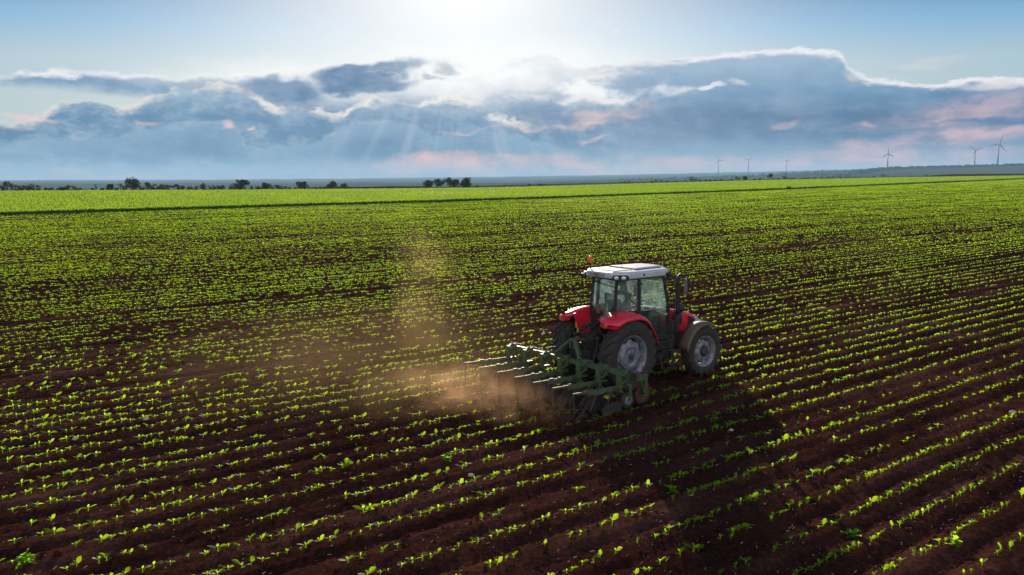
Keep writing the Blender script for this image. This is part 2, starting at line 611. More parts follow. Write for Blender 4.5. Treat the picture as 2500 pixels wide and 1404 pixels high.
def leaf_material(name, refl, trans, k=0.6, rough=0.4, nscale=0.7, spec=0.5):
    m = bpy.data.materials.new(name)
    m.use_nodes = True
    q = NG(m.node_tree)
    p = m.node_tree.nodes['Principled BSDF']
    geo = q.n('ShaderNodeNewGeometry')
    n1 = q.noise(geo.outputs['Position'], nscale, 3.0, 0.6)
    n2 = q.noise(geo.outputs['Position'], 9.0, 2.0, 0.5)
    v = q.m('ADD', q.m('MULTIPLY', n1, 0.5), q.m('MULTIPLY', n2, 0.5))

    def var(c):
        a = (c[0] * 0.72, c[1] * 0.82, c[2], 1)
        b = (min(1, c[0] * 1.30), min(1, c[1] * 1.12), c[2], 1)
        return q.ramp(v, [(0.36, a), (0.64, b)])
    q.put(p.inputs['Base Color'], var(refl))
    p.inputs['Roughness'].default_value = rough
    p.inputs['Specular IOR Level'].default_value = spec
    tr = q.n('ShaderNodeBsdfTranslucent')
    q.put(tr.inputs['Color'], var(trans))
    mx = q.n('ShaderNodeMixShader')
    mx.inputs[0].default_value = k
    m.node_tree.links.new(p.outputs[0], mx.inputs[1])
    m.node_tree.links.new(tr.outputs[0], mx.inputs[2])
    out = [x for x in m.node_tree.nodes if x.type == 'OUTPUT_MATERIAL'][0]
    m.node_tree.links.new(mx.outputs[0], out.inputs[0])
    return m


# ------------------------------------------------------------------ the lie of the land
HEAD = R(51.5)                                  # compass bearing of the crop rows and of the tractor
UX, UY = math.sin(HEAD), math.cos(HEAD)         # along the rows (s)
VX, VY = -math.cos(HEAD), math.sin(HEAD)        # across the rows, away from the camera (t)
ROW, ROW0 = 0.63, 4.88
T_EDGE, T_CREST = 125.0, 240.0

_ts = np.arange(-3000, 4000, 5.0)


def _table(ks, kz, win=17):
    z = np.interp(_ts, ks, kz)
    k = np.hanning(win + 2)[1:-1]
    return np.convolve(np.pad(z, win // 2, 'edge'), k / k.sum(), 'valid')


_F = _table([-300, -40, 0, 20, 43, 77, 103, 138, 183, 242, 327, 400, 520, 800], [-.6, -.1, 0, .08, .35, .65, .95, 1.47, 2.18, 3.25, 4.76, 5.8, 6.8, 7.6], 7)
_G = _table([-300, 33, 94, 182, 242, 350, 464, 627, 900], [1.7, 1.5, 1.3, 1.35, 2.4, 3.97, 5.28, 6.6, 7.9], 11)

# heights of the hills beyond, by azimuth, given as photograph pixels on the skyline
def _sky(pts, r):
    a = [ang(px, py)[0] for px, py in pts]
    z = [CAM_H + r * math.tan(ang(px, py)[1]) / math.cos(0) for px, py in pts]
    return np.array(a), np.array(z)


_M = _sky([(-600, 452), (800, 450), (1300, 446), (1500, 440), (1700, 434), (1850, 428), (2050, 418), (2200, 413), (2350, 410), (2500, 406), (3200, 404)], 3100.0)
_T = _sky([(-800, 442), (0, 441), (250, 440), (600, 438.5), (1000, 435), (1400, 430), (1600, 425.5), (1800, 422), (2000, 417), (2200, 415), (3200, 412)], 9000.0)


def sstep(x, a, b):
    k = np.clip((x - a) / (b - a), 0, 1)
    return k * k * (3 - 2 * k)


def st(x, y):
    return x * UX + y * UY, x * VX + y * VY


def xy(s, t):
    return s * UX + t * VX, s * UY + t * VY


def field_z(s, t):
    f = np.interp(s, _ts, _F)
    gz = np.interp(s, _ts, _G)
    w = sstep(t, T_EDGE - 25, T_CREST)
    # the tractor end of the field is level
    f = f * sstep(t, 2, 60) + (1 - sstep(t, 2, 60)) * f * 0.8
    return f + w * (gz - f)


def land_z(x, y):
    """height of the bare land anywhere"""
    x = np.asarray(x, float)
    y = np.asarray(y, float)
    s, t = st(x, y)
    r = np.hypot(x, y)
    a = np.arctan2(x, y)
    zf = field_z(s, t)
    zm = np.interp(a, *_M)
    zt = np.interp(a, *_T)
    d = np.clip(t - 262, 0, None)
    behind = sstep(np.abs(a), 1.2, 2.0)
    zn = zf - 16 * sstep(d, 0, 500) * (1 - sstep(s, 420, 900) * 0.6)
    far = np.interp(r, [0, 900, 3100, 6200, 9000, 12500], [0, 0, 1, 1.0, 1.0, 1.0])
    lowland = -24.0
    z1 = zn + (lowland - zn) * sstep(r, 500, 1500) * sstep(d, 20, 700)
    z2 = z1 + (zm - z1) * sstep(r, 1500, 3100)
    z3 = z2 + (zt - z2) * sstep(r, 3500, 9000)
    z4 = z3 - 120 * sstep(r, 9300, 12500)
    z5 = np.where(t > 262, z4, zf)
    return z5 * (1 - behind) + behind * np.where(r > 300, -3.0 * sstep(r, 300, 3000), zf)


def vnoise(x, y, seed=0):
    """smooth lattice noise in 0..1"""
    xi, yi = np.floor(x).astype(np.int64), np.floor(y).astype(np.int64)
    fx, fy = x - xi, y - yi
    fx = fx * fx * (3 - 2 * fx)
    fy = fy * fy * (3 - 2 * fy)

    def h(a, b):
        n = (a * 374761393 + b * 668265263 + seed * 974634777) & 0xFFFFFFFF
        n = ((n ^ (n >> 13)) * 1274126177) & 0xFFFFFFFF
        return ((n ^ (n >> 16)) & 0xFFFF) / 65535.0
    return (h(xi, yi) * (1 - fx) + h(xi + 1, yi) * fx) * (1 - fy) + (h(xi, yi + 1) * (1 - fx) + h(xi + 1, yi + 1) * fx) * fy


def ridge(s, t):
    """shallow furrows between the rows, crumbly soil"""
    ph = 2 * PI * (t - ROW0) / ROW
    amp = 0.017 + 0.020 * vnoise(s * 0.15, t * 0.8, 3)
    h = amp * np.cos(ph) - 0.012 * np.cos(2 * ph + 0.6)
    # deeper wheel ruts every eight rows
    kk = np.mod((t - ROW0) / ROW - 2.5, 9.0)
    h = h - 0.040 * np.exp(-((kk - 4.5) / 0.30) ** 2) - 0.03 * np.exp(-((kk - 1.5) / 0.3) ** 2)
    n = (vnoise(s * 1.6, t * 6.5, 5) - .5) * 0.022 + (vnoise(s * 6, t * 11, 6) - .5) * 0.024 + (vnoise(s * 14, t * 17, 7) - .5) * 0.022
    return h + n


def soil_z(s, t):
    return field_z(s, t) + ridge(s, t)


def in_view(x, y, pad=0.06):
    a = np.arctan2(x, y)
    return (a > -0.538 - pad) & (a < 0.538 + pad) & (y > 6.0)


# ------------------------------------------------------------------ materials of the land
def soil_material():
    m = bpy.data.materials.new('ploughed soil')
    m.use_nodes = True
    q = NG(m.node_tree)
    p = m.node_tree.nodes['Principled BSDF']
    pos = q.n('ShaderNodeNewGeometry').outputs['Position']
    rot = q.n('ShaderNodeMapping')
    rot.inputs['Rotation'].default_value = (0, 0, HEAD - PI / 2)
    m.node_tree.links.new(pos, rot.inputs[0])
    strx = q.n('ShaderNodeMapping')
    strx.inputs['Scale'].default_value = (0.18, 1.0, 1.0)
    m.node_tree.links.new(rot.outputs[0], strx.inputs[0])
    n1 = q.noise(strx.outputs[0], 1.1, 6.0, 0.62)
    n2 = q.noise(pos, 14.0, 6.0, 0.7)
    n3 = q.noise(pos, 0.12, 3.0, 0.5)
    v = q.m('ADD', q.m('MULTIPLY', n1, 0.45), q.m('ADD', q.m('MULTIPLY', n2, 0.35), q.m('MULTIPLY', n3, 0.2)))
    c = q.ramp(v, [(0.38, (0.014, 0.0050, 0.0037, 1)), (0.5, (0.048, 0.0170, 0.0122, 1)), (0.62, (0.120, 0.047, 0.034, 1))])
    dry = q.step(q.noise(strx.outputs[0], 0.55, 7.0, 0.7), 0.55, 0.72, 0.0, 0.55)
    c = q.mix(dry, c, (0.115, 0.055, 0.042, 1))
    q.put(p.inputs['Base Color'], c)
    p.inputs['Roughness'].default_value = 0.93
    p.inputs['Specular IOR Level'].default_value = 0.0
    b = q.n('ShaderNodeBump')
    b.inputs['Strength'].default_value = 0.9
    b.inputs['Distance'].default_value = 0.085
    q.put(b.inputs['Height'], q.m('ADD', q.noise(pos, 9.0, 8.0, 0.72), q.m('MULTIPLY', q.noise(pos, 45.0, 4.0, 0.6), 0.35)))
    m.node_tree.links.new(b.outputs[0], p.inputs['Normal'])
    return m


def land_material():
    m = bpy.data.materials.new('distant farmland')
    m.use_nodes = True
    q = NG(m.node_tree)
    p = m.node_tree.nodes['Principled BSDF']
    pos = q.n('ShaderNodeNewGeometry').outputs['Position']
    mp_ = q.n('ShaderNodeMapping')
    mp_.inputs['Rotation'].default_value = (0, 0, 0.5)
    mp_.inputs['Scale'].default_value = (0.0018, 0.0009, 0.0)
    m.node_tree.links.new(pos, mp_.inputs[0])
    vo = q.n('ShaderNodeTexVoronoi')
    vo.inputs['Scale'].default_value = 1.0
    m.node_tree.links.new(mp_.outputs[0], vo.inputs['Vector'])
    sp = q.n('ShaderNodeSeparateColor')
    m.node_tree.links.new(vo.outputs['Color'], sp.inputs[0])
    c = q.ramp(sp.outputs[0], [(0.0, (0.035, 0.055, 0.028, 1)), (0.3, (0.05, 0.07, 0.030, 1)), (0.5, (0.075, 0.080, 0.05, 1)),
                               (0.75, (0.035, 0.05, 0.025, 1)), (1.0, (0.085, 0.08, 0.06, 1))], 'CONSTANT')
    n = q.noise(pos, 0.02, 4.0, 0.6)
    c = q.mix(q.step(n, 0.4, 0.7, 0, 0.5), c, (0.05, 0.07, 0.03, 1))
    q.put(p.inputs['Base Color'], c)
    p.inputs['Roughness'].default_value = 1.0
    p.inputs['Specular IOR Level'].default_value = 0.0
    return m


M_SOIL = soil_material()
M_LAND = land_material()

# one land sheet to the horizon (rings round the camera)
_rad = np.concatenate([[0.5], np.geomspace(4, 120, 26), np.linspace(130, 700, 58), np.geomspace(720, 12500, 70)])
_az = np.concatenate([np.linspace(-0.75, 0.75, 181), np.linspace(0.75, 2 * PI - 0.75, 60)[1:]])
_A, _Rr = np.meshgrid(_az, _rad, indexing='ij')
_X, _Y = _Rr * np.sin(_A), _Rr * np.cos(_A)
_S, _Tt = st(_X, _Y)
_Z = land_z(_X, _Y)
_Z = _Z - 0.45 * (_Tt < 250) * (_Rr < 900)
_Z = _Z + (_Rr > 700) * (vnoise(_X * 0.004, _Y * 0.004, 11) - .5) * np.clip(_Rr / 9000, 0, 1) * 14
_nr = len(_rad)
_na = len(_az)
o = np_obj('ground', np.stack([_X, _Y, _Z], -1).reshape(-1, 3), grid_faces(_na, _nr)[:, ::-1], M_LAND, smooth=True)
tag(o, 'distant hazy farmland and low hills stretching to the horizon', None, None, 'structure')

# the cultivated soil, with its furrows, as one sheet
_VV, _FF, _n = [], [], 0
for s0, s1, ds, t0, t1, dt in ((-16, 60, 0.13, 2, 46, ROW / 8), (60, 340, 1.2, 2, 46, ROW / 8), (-60, 345, 4.0, 46, T_EDGE + 1.0, ROW / 4)):
    ss = np.linspace(s0, s1, int(round((s1 - s0) / ds)) + 1)
    tt = np.linspace(t0, t1, int(round((t1 - t0) / dt)) + 1)
    S_, T_ = np.meshgrid(ss, tt, indexing='ij')
    X_, Y_ = xy(S_, T_)
    Z_ = soil_z(S_, T_)
    _VV.append(np.stack([X_, Y_, Z_], -1).reshape(-1, 3))
    _FF.append(grid_faces(len(ss), len(tt), _n))
    _n += S_.size
o = np_obj('soil_field', np.concatenate(_VV), np.concatenate(_FF), M_SOIL, smooth=True)
tag(o, 'dark brown furrowed soil between the crop rows', None, None, 'structure')

# ------------------------------------------------------------------ tractor pose (needed to keep its wheel tracks free of plants)
TX, TY = 2.09, 19.47
TS, TT = st(TX, TY)
TZ = float(field_z(np.array(TS), np.array(TT)))


# ------------------------------------------------------------------ seedlings
M_LEAF = leaf_material('seedling leaf', (0.065, 0.19, 0.008), (0.52, 0.86, 0.006), 0.80, 0.5, spec=0.13)


def leaf_arrays(L, wid, az, lift, droop, nseg, base_z, fold=0.35, twist=0.0):
    """a leaf on its stalk: (nseg+1) cross-sections of 3 vertices"""
    V, F = [], []
    prof = {4: [0.10, 0.78, 1.0, 0.70, 0.06], 2: [0.16, 1.0, 0.10], 1: [0.55, 0.55]}[nseg]
    rr = np.linspace(0.10, 1.0, nseg + 1)
    for i, (p, w) in enumerate(zip(rr, prof)):
        r = L * p
        z = base_z + math.sin(lift) * r - droop * L * p * p
        x = math.cos(lift) * r
        for sgn in (-1, 0, 1):
            yy = sgn * w * wid / 2
            zz = z + abs(sgn) * w * wid / 2 * fold + sgn * twist * w * wid
            V.append((x * math.cos(az) - yy * math.sin(az), x * math.sin(az) + yy * math.cos(az), zz))
    for i in range(nseg):
        for k in range(2):
            F.append((i * 3 + k, (i + 1) * 3 + k, (i + 1) * 3 + k + 1, i * 3 + k + 1))
    return V, F


def seedling(rng, lod):
    V, F = [], []

    def add(v, f):
        o_ = len(V)
        V.extend(v)
        F.extend([tuple(i + o_ for i in q_) for q_ in f])
    ns = {1: 4, 2: 2, 3: 1}[lod]
    a0 = rng.uniform(-.3, .3)
    h = rng.uniform(0.028, 0.05)
    for k in range(2):                       # the two large opposite leaves
        add(*leaf_arrays(rng.uniform(.095, .150), rng.uniform(.046, .068), a0 + k * PI + rng.uniform(-.25, .25), rng.uniform(.22, .66),
                         rng.uniform(.0, .30), ns, h, rng.uniform(.05, .4), rng.uniform(-.25, .25)))
    for k in range(2):                       # the next pair, smaller and steeper
        add(*leaf_arrays(rng.uniform(.035, .06), rng.uniform(.026, .040), a0 + PI / 2 + k * PI + rng.uniform(-.4, .4), rng.uniform(.5, 1.1),
                         rng.uniform(.0, .25), ns, h + .012, rng.uniform(.1, .5), rng.uniform(-.25, .25)))
    if lod < 3:
        for k in range(2):                   # seed leaves low on the stem
            add(*leaf_arrays(rng.uniform(.035, .05), .022, a0 + .6 + k * PI, .1, .3, 2, h * .45, .1))
        n = 5
        sv = []
        for z_, r_ in ((-.03, .005), (h * .5, .004), (h + .015, .004)):
            for j in range(n):
                sv.append((r_ * math.cos(2 * PI * j / n), r_ * math.sin(2 * PI * j / n), z_))
        sf = [(i * n + j, i * n + (j + 1) % n, (i + 1) * n + (j + 1) % n, (i + 1) * n + j) for i in range(2) for j in range(n)]
        add(sv, sf)
    return np.array(V, np.float32), np.array(F, np.int32)


# where every plant stands
def plant_spots():
    P = []
    k0 = int((T_EDGE - 0.8 - ROW0) / ROW)
    for k in range(-4, k0 + 1):
        t = ROW0 + k * ROW
        s_lo, s_hi = 0.10 * t - 8, min(2.75 * t + 8, 340)
        n = int((s_hi - s_lo) / 0.150)
        s = s_lo + (np.arange(n) + RNG.uniform(-.33, .33, n)) * 0.150
        tt = t + RNG.normal(0, .016, n) + .018 * np.sin(s * .21 + k)
        # gaps: patchy stand, thin strips beside the ruts
        gap = 0.07 + 0.40 * (vnoise(s * .28, np.full(n, t * .9), 21) > .74) + 0.25 * (vnoise(s * .05, np.full(n, t * .25), 22) > .66)
        rut = abs(((k - 2.5) % 9.0) - 4.5) < 0.4
        if rut:
            gap = gap + (.62 if k % 2 else .22)
        keep = RNG.uniform(0, 1, n) > gap
        P.append(np.stack([s[keep], tt[keep]], -1))
    P = np.concatenate(P)
    x, y = xy(P[:, 0], P[:, 1])
    ok = in_view(x, y, .07)
    ls, lt = P[:, 0] - TS, P[:, 1] - TT
    tyre = (np.abs(np.abs(lt) - .92) < .27) & (ls > -.8) & (ls < 3.2)
    ok &= ~tyre
    return P[ok], x[ok], y[ok]


P_, PX_, PY_ = plant_spots()
PR_ = np.hypot(PX_, PY_)
PZ_ = soil_z(P_[:, 0], P_[:, 1])
# project, to pick the ones that show largest
_aa = np.arctan2(PX_, PY_)
_vis = (np.abs(PX_ / (PY_ * math.cos(PITCH) + CAM_H * math.sin(PITCH))) < 1250 / FPX) & \
       ((CAM_H * math.cos(PITCH) - PY_ * math.sin(PITCH)) / (PY_ * math.cos(PITCH) + CAM_H * math.sin(PITCH)) < 702 / FPX)
_order = np.argsort(np.where(_vis, PR_, 1e9))
NEAR = _order[:300]
_isnear = np.zeros(len(P_), bool)
_isnear[NEAR] = True

protos = {l: [seedling(RNG, l) for _ in range({1: 14, 2: 12, 3: 8}[l])] for l in (1, 2, 3)}


def scatter(idx, lod):
    """all plants of one level of detail baked into one vertex array"""
    VV, FF, n = [], [], 0
    var = RNG.integers(0, len(protos[lod]), len(idx))
    for vi, (V, F) in enumerate(protos[lod]):
        ii = idx[var == vi]
        if len(ii) == 0:
            continue
        a = (PI / 2 - HEAD + RNG.normal(0, .38, len(ii))).astype(np.float32)
        sc = np.clip(RNG.normal(.84, .17, len(ii)), .4, 1.25).astype(np.float32)
        sc = sc * (0.85 + 0.32 * vnoise(PX_[ii] * .22, PY_[ii] * .22, 31)).astype(np.float32)
        sc = sc * (1.0 + 0.10 * sstep(PR_[ii], 60, 110)).astype(np.float32)
        ca, sa = np.cos(a) * sc, np.sin(a) * sc
        x = V[None, :, 0] * ca[:, None] - V[None, :, 1] * sa[:, None] + PX_[ii, None]
        y = V[None, :, 0] * sa[:, None] + V[None, :, 1] * ca[:, None] + PY_[ii, None]
        z = V[None, :, 2] * sc[:, None] + PZ_[ii, None]
        VV.append(np.stack([x, y, z], -1).reshape(-1, 3))
        FF.append((F[None] + (n + np.arange(len(ii)) * len(V))[:, None, None]).reshape(-1, 4))
        n += len(ii) * len(V)
    return VV, FF, n


VV, FF, tot = [], [], 0
rest = np.where(~_isnear)[0]
for lod, lo, hi in ((1, 0, 26), (2, 26, 55), (3, 55, 9e9)):
    idx = rest[(PR_[rest] >= lo) & (PR_[rest] < hi)]
    v, f, n = scatter(idx, lod)
    VV += v
    FF += [q + tot for q in f]
    tot += n
o = np_obj('crop_rows', np.concatenate(VV), np.concatenate(FF), M_LEAF, smooth=True)
tag(o, 'thousands of bright green seedlings in long rows receding across the field', 'crop', None, 'stuff')

seed_me = []
for i, (V, F) in enumerate(protos[1]):
    me = np_mesh('seedling', V, F, True)
    me.materials.append(M_LEAF)
    seed_me.append(me)
_proto = bpy.data.objects.new('seedling', seed_me[0])
tag(_proto, 'small bright green seedling with paired leaves in the nearest soil rows', 'seedling', 'seedlings in the nearest rows')
for j, i in enumerate(NEAR):
    o = _proto if j == 0 else _proto.copy()
    o.data = seed_me[int(RNG.integers(0, len(seed_me)))]
    C.objects.link(o)
    o.location = (PX_[i], PY_[i], PZ_[i])
    o.rotation_euler = (RNG.uniform(-.12, .12), RNG.uniform(-.12, .12), PI / 2 - HEAD + RNG.normal(0, .38))
    k = float(np.clip(RNG.normal(.84, .17), .45, 1.25))
    o.scale = (k, k, k)

# clods and bits of straw lying on the near soil
M_CLOD = material('soil clod', (0.042, 0.0145, 0.0095), 0.95, var=.4, scale=20, bump=.6, bscale=50, spec=.0)
M_STRAW = material('dry straw', (0.52, 0.38, 0.26), 0.8, var=.5, scale=3)


def near_spots(n, smin=-4, smax=42, tmin=5, tmax=44):
    s = RNG.uniform(smin, smax, n * 3)
    t = tmin + (tmax - tmin) * RNG.uniform(0, 1, n * 3) ** 1.5
    x, y = xy(s, t)
    ok = in_view(x, y)
    return s[ok][:n], t[ok][:n], x[ok][:n], y[ok][:n]


_oc = np.array([(1, 0, 0), (-1, 0, 0), (0, 1, 0), (0, -1, 0), (0, 0, 1), (0, 0, -1), (.6, .6, .6), (-.6, .6, .6), (.6, -.6, .6), (-.6, -.6, .6)])
_of = np.array([(0, 6, 4), (6, 2, 4), (2, 7, 4), (7, 1, 4), (1, 9, 4), (9, 3, 4), (3, 8, 4), (8, 0, 4), (0, 2, 6), (2, 1, 7), (1, 3, 9), (3, 0, 8)])
s, t, x, y = near_spots(32000)
# fresh broken soil under and just behind the cultivator
s2 = TS + RNG.uniform(-4.6, -1.15, 7000)
t2 = TT + RNG.uniform(-2.3, 2.2, 7000)
s, t = np.concatenate([s, s2]), np.concatenate([t, t2])
x, y = xy(s, t)
n = len(s)
r = np.clip(RNG.lognormal(-4.25, .5, n), .006, .06)
r[-7000:] = np.clip(RNG.lognormal(-3.75, .45, 7000), .010, .09)
D = _oc[None] * (1 + RNG.uniform(-.35, .35, (n, len(_oc), 1))) * r[:, None, None] * np.array([1.2, 1.0, .75])
a = RNG.uniform(0, 6.28, n)
D = np.stack([D[..., 0] * np.cos(a)[:, None] - D[..., 1] * np.sin(a)[:, None], D[..., 0] * np.sin(a)[:, None] + D[..., 1] * np.cos(a)[:, None], D[..., 2]], -1)
D = D + np.stack([x, y, soil_z(s, t) + r * .2], -1)[:, None]
o = np_obj('soil_clods', D.reshape(-1, 3), (_of[None] + (np.arange(n) * len(_oc))[:, None, None]).reshape(-1, 3), M_CLOD, smooth=False)
tag(o, 'crumbs and clods of dark soil scattered between the rows', 'soil clods', None, 'stuff')

s, t, x, y = near_spots(12000, tmax=40)
n = len(s)
a = RNG.uniform(0, PI, n)
L = RNG.uniform(.008, .030, n)
w = RNG.uniform(.0012, .0028, n)
z = soil_z(s, t) + RNG.uniform(.008, .022, n)
tz = RNG.uniform(-.3, .5, n) * L
q = []
for i, j in ((-1, -1), (1, -1), (1, 1), (-1, 1)):
    q.append(np.stack([x + np.cos(a) * L * i - np.sin(a) * w * j, y + np.sin(a) * L * i + np.cos(a) * w * j, z + tz * i + w * j], -1))
o = np_obj('straw_litter', np.stack(q, 1).reshape(-1, 3), np.arange(n * 4).reshape(-1, 4), M_STRAW)
tag(o, 'pale scraps of dry straw lying on the dark soil', 'straw', None, 'stuff')

# ------------------------------------------------------------------ the taller pale green crop beyond
M_WHEAT = leaf_material('young cereal', (0.085, 0.15, 0.018), (0.27, 0.43, 0.022), 0.58, 0.7, 0.035, spec=0.08)


def wheat_top(s, t):
    return field_z(s, t) + 0.43 + .10 * (vnoise(s * .3, t * .8, 41) - .5) + .06 * (vnoise(s * 1.2, t * 2.0, 42) - .5)


tt = np.concatenate([[T_EDGE, T_EDGE + .06], np.linspace(T_EDGE + .5, T_CREST, 150)])
ss = np.linspace(-60, 800, 431)
S_, T_ = np.meshgrid(ss, tt, indexing='ij')
T2 = T_ + (vnoise(S_ * .5, S_ * 0, 43) - .5) * .5 * (T_ < T_EDGE + .4)
Z_ = wheat_top(S_, T_)
Z_[:, 0] = field_z(S_[:, 0], T_[:, 0]) - .05
X_, Y_ = xy(S_, T2)
WV = [np.stack([X_, Y_, Z_ - .10 * (T_ > T_EDGE + .03)], -1).reshape(-1, 3)]
WF = [grid_faces(len(ss), len(tt))]
nn = S_.size


def blades(n, tpow, tmax, hmin, hmax, wmin, wmax, base):
    t = T_EDGE - .1 + (tmax - T_EDGE) * RNG.uniform(0, 1, n) ** tpow
    s = t * (.135 - .04) + (t * 2.75) * RNG.uniform(0, 1, n) ** 1.25 - 6
    ok = s < 790
    s, t = s[ok], t[ok]
    n = len(s)
    x, y = xy(s, t)
    a = RNG.uniform(0, PI, n)
    w = RNG.uniform(wmin, wmax, n)
    h = RNG.uniform(hmin, hmax, n)
    lx, ly = RNG.normal(0, .08, n), RNG.normal(0, .08, n)
    z0 = (wheat_top(s, t) - .2) if base == 'top' else field_z(s, t)
    dx, dy = np.cos(a) * w / 2, np.sin(a) * w / 2
    V = np.stack([np.stack([x - dx, y - dy, z0], -1), np.stack([x + dx, y + dy, z0], -1),
                  np.stack([x + dx * .5 + lx, y + dy * .5 + ly, z0 + h], -1), np.stack([x - dx * .5 + lx, y - dy * .5 + ly, z0 + h * .93], -1)], 1)
    return V.reshape(-1, 3), np.arange(n * 4).reshape(-1, 4)


for args in ((26000, 1.0, T_EDGE + .9, .30, .60, .04, .16, 'ground'), (230000, 1.35, T_CREST, .22, .40, .10, .30, 'top')):
    v, f = blades(*args)
    WV.append(v)
    WF.append(f + nn)
    nn += len(v)
o = np_obj('cereal_crop', np.concatenate(WV), np.concatenate(WF), M_WHEAT, smooth=False)
tag(o, 'pale green cereal crop filling the strip beyond the seedling field', 'crop', None, 'stuff')

# strips of bare ploughed land along the far edge
M_PLOUGH = material('bare brown earth', (0.050, 0.024, 0.018), 0.95, var=.3, scale=.05, spec=0, coords='Object')
for s0, s1, t0, t1, rise in ((118, 172, T_CREST + .5, 262, .8), (500, 820, T_CREST + .5, 262, 1.6)):
    ss = np.linspace(s0, s1, 60)
    tt = np.linspace(t0, t1, 14)
    S_, T_ = np.meshgrid(ss, tt, indexing='ij')
    fade = sstep(S_, s0, s0 + .25 * (s1 - s0)) * (1 if s1 > 500 else (1 - sstep(S_, s1 - 8, s1)))
    X_, Y_ = xy(S_, T_)
    Z_ = field_z(S_, T_) + .05 + rise * fade * sstep(T_, t0, t1) + (vnoise(S_ * .2, T_ * .4, 50) - .5) * .15
    o = np_obj('ploughed_strip', np.stack([X_, Y_, Z_], -1).reshape(-1, 3), grid_faces(60, 14), M_PLOUGH, smooth=True)
    tag(o, 'narrow strip of bare brown earth along the far field edge', None, None, 'structure')

# ------------------------------------------------------------------ trees and bushes along the crest
M_FOL = leaf_material('dark foliage', (0.040, 0.055, 0.020), (0.05, 0.075, 0.02), 0.25, 0.6, 0.5, spec=0.2)
M_FOL2 = leaf_material('olive foliage', (0.060, 0.070, 0.028), (0.07, 0.09, 0.025), 0.25, 0.6, 0.5, spec=0.2)
M_BARK = material('dark bark', (0.045, 0.034, 0.026), 0.9, var=.3, scale=8)


def foliage(rng, w, h, base, nclump, nleaf, leaf, hollow=0.5, topheavy=0.0):
    """crown of many leaf clumps: w wide, h high, standing at height base"""
    V = []
    for c in range(nclump):
        a = rng.uniform(0, 2 * PI)
        u = rng.uniform(-.95, .95)
        rad = math.sqrt(max(0, 1 - u * u)) * rng.uniform(.25, .82)
        cx, cy = math.cos(a) * rad * w / 2, math.sin(a) * rad * w / 2
        cz = base + h * (.5 + .42 * u)
        cr = rng.uniform(.20, .36) * min(w, h) * (1 + topheavy * u)
        n = int(nleaf / nclump)
        d = rng.normal(0, 1, (n, 3))
        d /= np.linalg.norm(d, axis=1)[:, None] + 1e-6
        rr = cr * (rng.uniform(hollow, 1.0, n) ** .5)[:, None] * np.array([1.1, 1.1, .85])
        p = d * rr + np.array([cx, cy, max(cz, base + cr * .6)])
        t1 = rng.normal(0, 1, (n, 3))
        t1 -= (t1 * d).sum(1)[:, None] * d * .6
        t1 /= np.linalg.norm(t1, axis=1)[:, None] + 1e-6
        t2 = np.cross(d + rng.normal(0, .4, (n, 3)), t1)
        t2 /= np.linalg.norm(t2, axis=1)[:, None] + 1e-6
        s = leaf * rng.uniform(.6, 1.3, (n, 1))
        V.append(np.stack([p - t1 * s, p - t2 * s * .6, p + t1 * s, p + t2 * s * .6], 1))
    V = np.concatenate(V).reshape(-1, 3)
    return V, np.arange(len(V)).reshape(-1, 4)


def trunk_mb(rng, h, r, w, limbs=4):
    mb = MB()
    lean = rng.uniform(-.06, .06, 2)
    top = (lean[0] * h, lean[1] * h, h * .8)
    mb.tube([(0, 0, -.8), (lean[0] * h * .2, lean[1] * h * .2, h * .25), top], [r * 1.25, r, r * .35], 7)
    for i in range(limbs):
        a = 2 * PI * i / limbs + rng.uniform(-.5, .5)
        z0 = h * rng.uniform(.28, .55)
        k = z0 / (h * .8)
        b = (top[0] * k, top[1] * k, z0)
        e = (b[0] + math.cos(a) * w * .32, b[1] + math.sin(a) * w * .32, min(h * .92, z0 + h * rng.uniform(.2, .36)))
        mid = tuple((b[j] * .55 + e[j] * .45) + (0, 0, h * .03)[j] for j in range(3))
        mb.tube([b, mid, e], [r * .55, r * .38, r * .12], 5)
    return mb


def spot_at(px, t):
    """land point on the line of bearing of a photograph column, t metres across the rows"""
    a, _ = ang(px, 437)
    dx, dy = math.sin(a), math.cos(a)
    k = t / (dx * VX + dy * VY)
    x, y = dx * k, dy * k
    return x, y, float(land_z(np.array(x), np.array(y)))


_trng = np.random.default_rng(21)


